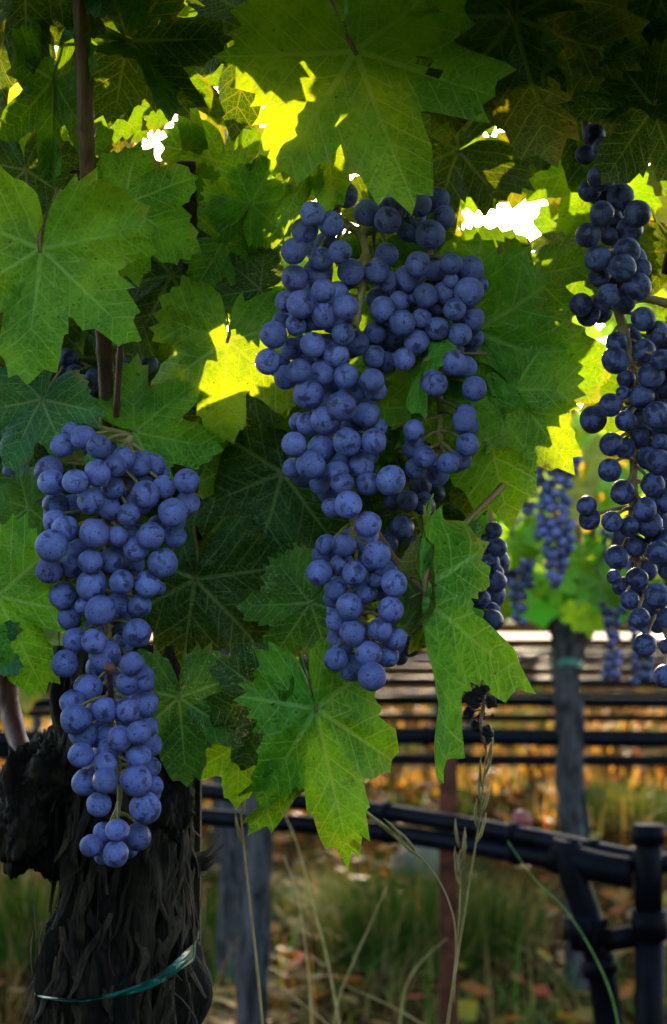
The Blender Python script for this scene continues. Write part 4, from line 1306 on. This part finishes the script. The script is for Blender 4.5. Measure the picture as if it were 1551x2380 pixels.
# third row: grey trunk with a dark head and a green tie
v3 = row_vine('grapevine', 1325, 4.3, 'distant grey trunk with dark head and green tie, in the gap at right', [0.034, 0.031, 0.030, 0.030, 0.029, 0.038, 0.044, 0.032], None, 'grey_bark',
              [(0.02, -0.03), (0.015, 0.2), (0.0, 0.42), (-0.005, 0.60), (-0.008, 0.70), (-0.004, 0.77), (-0.002, 0.82), (0.004, 0.88)], seed=33)
p3 = at(1318, 1540, 4.3)
m = MB(p3)
for k in range(24):
    a0, a1 = 2 * math.pi * k / 24, 2 * math.pi * (k + 1) / 24
    q0 = Vector((math.cos(a0) * 0.038, math.sin(a0) * 0.038, 0.004 * math.sin(a0 * 3))); q1 = Vector((math.cos(a1) * 0.038, math.sin(a1) * 0.038, 0.004 * math.sin(a1 * 3)))
    h = Vector((0, 0, 0.008))
    m.quad(p3 + q0 - h, p3 + q1 - h, p3 + q1 + h, p3 + q0 + h)
tag(m.build('tie_tape', M['tie'], loc=p3), 'green tape round the distant grey trunk below its dark head', 'tie tape', 'green tie tapes')
g = at(540, 1430, 4.3)
v3b = row_vine('grapevine', 535, 4.3, 'dim far trunk just left of the weathered grey trunk', [0.034, 0.03, 0.028, 0.03], None, 'grey_bark', [(0, -0.03), (0.01, 0.3), (0, 0.6), (0, 0.86)], seed=35)


def leafquad(mb, tt, p, s, rr, cc):
    a, b = rr.uniform(0, 6.28), rr.uniform(-0.9, 0.9)
    X = Vector((math.cos(a), math.sin(a) * math.sin(b), math.sin(a) * math.cos(b)))
    Z = Vector((-math.sin(a), math.cos(a) * math.sin(b), math.cos(a) * math.cos(b)))
    base = len(mb.v)
    for k in range(9):
        th = 2 * math.pi * k / 9
        q = s * (1.0 if k % 2 == 0 else 0.66)
        mb.v.append(p + X * (q * math.cos(th)) + Z * (q * math.sin(th)) - mb.o + Vector((0, 0.1 * s * math.cos(3 * th), 0)))
    mb.f.append(tuple(base + k for k in range(9)))
    tt.append(cc)


# far rows: each vine its own trunk and crown
FAR = ['far', 'farther', 'very far']
cnt = 0
for ri, Y in enumerate(ROWS[1:]):
    half = 0.5 + Y * 0.24
    xs = []
    x = -half + 0.35 * (ri % 3)
    while x < half:
        xs.append(x); x += 1.25
    for xi, x in enumerate(xs):
        rr = random.Random(300 + cnt); cnt += 1
        pxx = 775.5 + x / (PX * Y)
        if 1090 < pxx < 1560: x = (1325 - 775.5) * PX * Y if pxx < 1440 else (1600 - 775.5) * PX * Y
        near3 = abs(Y - 4.3) < 0.01
        vv = empty('grapevine', (x, Y, 0))
        tag(vv, 'vine of the %s row back, %s from the left in that row' % (('third', 'fourth', 'fifth', 'sixth', 'seventh', 'eighth', 'ninth')[ri], ('first', 'second', 'third', 'fourth', 'fifth', 'sixth', 'seventh', 'eighth')[xi]), 'grapevine', 'vines of the far rows')
        mb = MB((x, Y, 0))
        if not near3:
            trunk_mesh(mb, [Vector((x, Y, -0.03)), Vector((x + rr.uniform(-.02, .02), Y, 0.4)), Vector((x + rr.uniform(-.02, .02), Y, 0.86))], [0.035, 0.027, 0.032], n=12, ridge=0.2, seed=cnt, vs=6, hs=50)
            mb.build('trunk', M['grey_bark'], vv)
        mb, tt = MB((x, Y, 0)), []
        for k in range((420, 300, 460, 460, 170, 70, 60)[ri]):
            lx = x + rr.uniform(-0.62, 0.62)
            den = noise.noise(Vector((lx * 2.2, Y * 2.0, 4)))
            if den < (-0.3, -0.1, -0.45, -0.45, 0.0, 0.05, 0.05)[ri]: continue
            lz = 0.86 + 0.46 * rr.random() ** 1.1
            k2 = rr.random()
            cc = YELLOW if k2 < 0.2 else LIME if k2 < 0.5 else BRIGHT if k2 < 0.8 else GREEN
            leafquad(mb, tt, Vector((lx, Y + rr.gauss(0, 0.09), lz)), rr.uniform(0.045, 0.07), rr, cc)
        for k in range(420 if ri == 1 else 0):  # overhead leaves added to shade the aisle floor from the sky
            leafquad(mb, tt, Vector((x + rr.uniform(-0.66, 0.66), Y + rr.uniform(-1.5, 0.6), rr.uniform(1.15, 1.33))), rr.uniform(0.05, 0.075), rr, GREEN if rr.random() < 0.6 else BRIGHT)
        o = tinted(mb, 'crown', M['far_leaf'], tt, vv)
        tag(o, kind='stuff')

# irrigation lines: a main and a thinner hose in each row
def pipe(pts, rad, label, clips=True, seed=0):
    P = spline(pts, 8)
    o = empty('irrigation_pipe', pts[0])
    tag(o, label, 'pipe', 'black irrigation pipes')
    mb = MB(pts[0])
    mb.tube(P, rad, 16)
    mb.build('hose', M['pipe'], o)
    rr = random.Random(seed)
    if clips:
        for k in range(3, len(P) - 2, 7):
            mb = MB(pts[0])
            t_ = (P[k + 1] - P[k]).normalized()
            mb.tube([P[k] - t_ * 0.006, P[k] + t_ * 0.006], rad * 1.22, 14)
            mb.build('clip', M['fitting'], o)
    return o


pipe([at(-150, 1800, 2.75), at(300, 1822, 2.62), at(560, 1848, 2.52), at(900, 1888, 2.40), at(1230, 1945, 2.25), at(1420, 1985, 2.17), at(1560, 2010, 2.12)], 0.0115, 'thick black upper pipe crossing nearest behind the vines', seed=1)
pipe([at(-150, 1872, 2.75), at(300, 1888, 2.62), at(560, 1905, 2.52), at(900, 1935, 2.40), at(1230, 1988, 2.25), at(1330, 2010, 2.21)], 0.0125, 'black lower pipe running just under the nearest thick one', seed=2)
wd = ('third', 'fourth', 'fifth', 'sixth', 'seventh', 'eighth', 'ninth')
for ri, Y in enumerate(ROWS[1:]):
    hx = 1.2 + 0.3 * Y
    z = 0.563
    pipe([Vector((-hx, Y, z + 0.006)), Vector((-hx * .4, Y - 0.02, z - 0.004)), Vector((0.1, Y, z + 0.004)), Vector((hx * .4, Y + 0.02, z - 0.006)), Vector((hx, Y, z))], 0.021 if ri == 0 else 0.018, 'straight black pipe along the %s row, upper of its pair' % wd[ri], ri == 0, seed=3)
    pipe([Vector((-hx, Y + .03, z - 0.05)), Vector((-hx * .4, Y + .02, z - 0.038)), Vector((0.1, Y + .03, z - 0.052)), Vector((hx * .4, Y + .05, z - 0.058)), Vector((hx, Y + .03, z - 0.05))], 0.013, 'thin sagging black hose along the %s row, lower of its pair' % wd[ri], False, seed=4)

# valve and risers at lower right
vo = empty('irrigation_valve', at(1400, 2380, 2.15))
tag(vo, 'black plastic irrigation valve with elbow, collars and two risers at lower right', 'valve')
VB = vo.location.copy()


def vpart(name, pts, rad, mat='fitting', n=20):
    mb = MB(VB)
    mb.tube(pts, rad, n)
    return mb.build(name, M[mat], vo)


k = PX * 2.15
vpart('riser', spline([at(1318, 1960, 2.17), at(1335, 2040, 2.16), at(1375, 2160, 2.15), at(1405, 2300, 2.15), at(1440, 2600, 2.15)], 6), 34 * k)
vpart('collar', [at(1350, 2125, 2.15), at(1372, 2195, 2.15)], 46 * k)
vpart('collar', [at(1388, 2225, 2.15), at(1398, 2262, 2.15)], 42 * k)
vpart('coupling', [at(1280, 1985, 2.19), at(1330, 2000, 2.18)], 42 * k)
vpart('body', spline([at(1320, 1995, 2.17), at(1390, 2015, 2.15), at(1470, 2030, 2.13)], 6), 36 * k)
vpart('standpipe', [at(1508, 1935, 2.12), at(1508, 2130, 2.12)], 32 * k)
vpart('cap', [at(1508, 1918, 2.12), at(1508, 1960, 2.12)], 38 * k)
vpart('union_nut', [at(1510, 2115, 2.12), at(1510, 2180, 2.12)], 42 * k)
vpart('standpipe', [at(1510, 2175, 2.12), at(1512, 2650, 2.12)], 34 * k)
vpart('cross_link', [at(1385, 2190, 2.15), at(1515, 2170, 2.13)], 26 * k)
mb = MB(VB)
mb.tube([at(1205, 1905, 2.30), at(1222, 1910, 2.29)], 26 * k, 20)
mb.build('red_knob', M['red_plastic'], vo)
for a in range(10):
    mb = MB(VB)
    th = 2 * math.pi * a / 10
    c_ = at(1361, 2160, 2.15) + Vector((math.cos(th) * 47 * k, math.sin(th) * 47 * k, 0))
    mb.box(c_, 0.004, 0.004, 0.028)
    mb.build('rib', M['fitting'], vo, smooth=False)

# rusty stake in the second row
g = at(1040, 1430, 2.45)
m = MB((g.x, g.y, 0))
m.box((g.x, g.y, 0.42), 0.024, 0.010, 0.90)
m.box((g.x - 0.009, g.y + 0.010, 0.42), 0.004, 0.014, 0.898)
tag(m.build('vine_stake', M['rust'], smooth=False, loc=(g.x, g.y, 0)), 'rusty red steel stake upright right of centre, crossed by the thick pipe', 'stake', 'stakes')

# ------------------------------------------------------------------ dry grass stalks in front
def stalk(pts, w, label, head=0, mat='straw', seed=0):
    P = spline([at(*p) for p in pts], 8)
    o = empty('grass_stalk', P[-1])
    tag(o, label, 'grass stalk', 'tall grass stalks')
    mb = MB(P[-1])
    d = pts[0][2]
    n = len(P)
    mb.tube(P, [(0.6 if d < 1.3 else 0.42) * w * PX * d * (0.4 + 0.6 * i / (n - 1)) for i in range(n)], 6)
    mb.build('stem', M[mat], o)
    rr = random.Random(seed)
    for k in range(head):
        s = k / max(head, 1) * 0.33
        i = min(int(s * (n - 1)), n - 2)
        p = P[i].lerp(P[i + 1], s * (n - 1) - i)
        t_ = (P[i] - P[i + 1]).normalized()
        sd = (RT * rr.choice((-1, 1)) + FW * rr.uniform(-.6, .6)).normalized()
        e = p + t_ * 0.016 * d / 0.9 + sd * 0.0032
        mb = MB(P[-1])
        mb.tube([p, p.lerp(e, 0.3) + sd * .001, p.lerp(e, 0.7) + sd * .0008, e], [0.0003, 0.0010, 0.0009, 0.0001], 5)
        mb.build('spikelet', M[mat], o)


stalk([(1133, 1715, 1.0), (1118, 1880, 1.0), (1090, 2060, 1.0), (1063, 2230, 1.0), (1035, 2420, 1.0), (1010, 2650, 1.0)], 7, 'tallest seed-headed straw stalk right of centre, rising to the dried bunch', 9, seed=1)
stalk([(1070, 1975, 1.05), (1070, 2060, 1.05), (1066, 2150, 1.05), (1052, 2300, 1.05), (1030, 2480, 1.05)], 4.5, 'short straw stalk with closed seed head leaning on the tallest stalk', 5, seed=2)
stalk([(905, 1925, 1.05), (960, 1975, 1.05), (1010, 2030, 1.05), (1045, 2100, 1.05), (1060, 2180, 1.05), (1055, 2330, 1.05)], 4, 'arching straw stalk with drooping seed head below the big bottom leaf', 6, seed=3)
stalk([(557, 1840, 1.1), (565, 1950, 1.1), (580, 2090, 1.1), (597, 2240, 1.1), (614, 2420, 1.1), (630, 2600, 1.1)], 6, 'straw stalk rising in front of the weathered grey trunk', 3, seed=4)
stalk([(660, 1890, 1.6), (690, 1960, 1.6), (725, 2090, 1.6), (765, 2250, 1.6), (795, 2420, 1.6)], 7, 'longer of two blurred straw stalks right of the grey trunk', 0, seed=5)
stalk([(660, 1990, 1.7), (688, 2070, 1.7), (710, 2200, 1.7), (722, 2330, 1.7), (726, 2480, 1.7)], 6, 'shorter of two blurred straw stalks right of the grey trunk', 0, seed=6)
stalk([(900, 2060, 1.7), (860, 2150, 1.7), (820, 2240, 1.7), (785, 2330, 1.7), (770, 2450, 1.7)], 5.5, 'straw stalk leaning right across the dark grass clump', 0, seed=7)
stalk([(1180, 1955, 1.5), (1240, 2040, 1.5), (1310, 2110, 1.5), (1370, 2200, 1.5), (1420, 2310, 1.5), (1450, 2450, 1.5)], 6, 'green grass stem arching down in front of the black valve', 0, 'green_straw', seed=8)
stalk([(1040, 2180, 1.8), (985, 2230, 1.8), (945, 2290, 1.8), (930, 2380, 1.8), (925, 2480, 1.8)], 5, 'bent straw stalk at the bottom, left of the tallest stalk', 0, seed=9)
stalk([(455, 2330, 1.0), (470, 2375, 1.0), (485, 2440, 1.0)], 5, 'short thick straw stub at the bottom beside the near stake', 0, seed=10)
stalk([(800, 2290, 1.9), (870, 2320, 1.9), (940, 2355, 1.9), (1010, 2400, 1.9)], 5, 'straw stalk lying slanted near the bottom centre', 0, seed=11)
stalk([(650, 2290, 1.9), (700, 2330, 1.9), (750, 2370, 1.9), (800, 2430, 1.9)], 5, 'straw stalk lying slanted at the foot of the grey trunk', 0, seed=12)

# ------------------------------------------------------------------ unseen neighbouring vines, leafy sides added to narrow the front light
r = random.Random(811)
for sx, lab in ((-1, 'unseen neighbouring vine beyond the left edge, added to narrow the front light'), (1, 'unseen neighbouring vine beyond the right edge, added to narrow the front light')):
    x0 = sx * 1.0
    vv = empty('grapevine', (x0, 0.98, 0))
    tag(vv, lab, 'grapevine', 'vines')
    mb = MB((x0, 0.98, 0))
    trunk_mesh(mb, [Vector((x0, 0.98, -0.03)), Vector((x0, 0.98, 0.4)), Vector((x0, 0.98, 0.8))], [0.045, 0.036, 0.032], n=16, ridge=0.2, seed=3, vs=6, hs=50)
    mb.build('trunk', M['bark'], vv)
    mb, tt = MB((x0, 0.98, 0)), []
    for k in range(430 if sx > 0 else 300):
        y = r.uniform(0.3, 0.95)
        half = 0.5 * 1551 * PX * max(y, 0.1)
        p = Vector((sx * (max(half + 0.13, 0.33) + 0.24 * r.random()), y, r.uniform(0.35, 1.5)))
        leafquad(mb, tt, p, r.uniform(0.05, 0.075), r, GREEN if r.random() < .5 else DEEP)
    tag(tinted(mb, 'crown', M['far_leaf'], tt, vv), kind='stuff')

# unseen vine row behind the viewer, added to block low front light
r = random.Random(813)
for k in range(4):
    x, Y = -1.65 + 1.1 * k, -0.9
    vv = empty('grapevine', (x, Y, 0))
    tag(vv, 'unseen low vine behind the viewer, added to block low front light, %s from the left' % ('first', 'second', 'third', 'fourth')[k], 'grapevine', 'vines')
    mb = MB((x, Y, 0))
    trunk_mesh(mb, [Vector((x, Y, -0.03)), Vector((x, Y, 0.3)), Vector((x, Y, 0.7))], [0.035, 0.03, 0.032], n=12, ridge=0.2, seed=k, vs=6, hs=50)
    mb.build('trunk', M['grey_bark'], vv)
    mb, tt = MB((x, Y, 0)), []
    for j in range(900):
        leafquad(mb, tt, Vector((x + r.uniform(-.6, .6), Y + r.gauss(0, 0.1), r.uniform(0.12, 1.12))), r.uniform(0.05, 0.075), r, DEEP)
    tag(tinted(mb, 'crown', M['far_leaf'], tt, vv), kind='stuff')

# unseen leaves over the aisle above the picture, added to shade the top
r = random.Random(812)
mb, tt = MB(vine.location), []
for k in range(270):
    d = r.uniform(0.48, 0.92)
    z = CAM_H + 1430 * PX * d + 0.075 + r.uniform(0, 0.14)
    p = Vector((r.uniform(-0.42, 0.45), d, z))
    th, q = r.uniform(0, 6.28), r.uniform(0.045, 0.068)
    nx, ny = r.gauss(0, 0.35), r.gauss(0.45, 0.3)
    base_i = len(mb.v)
    for j in range(9):
        a_ = th + 2 * math.pi * j / 9
        u, v = q * math.cos(a_) * (1 if j % 2 else 0.68), q * math.sin(a_) * (1 if j % 2 else 0.68)
        mb.v.append(p + Vector((u, v, nx * u + ny * v)) - mb.o)
    mb.f.append(tuple(base_i + j for j in range(9)))
    tt.append(GREEN if r.random() < .6 else DEEP)
tag(tinted(mb, 'crown', M['far_leaf'], tt, vine), kind='stuff')
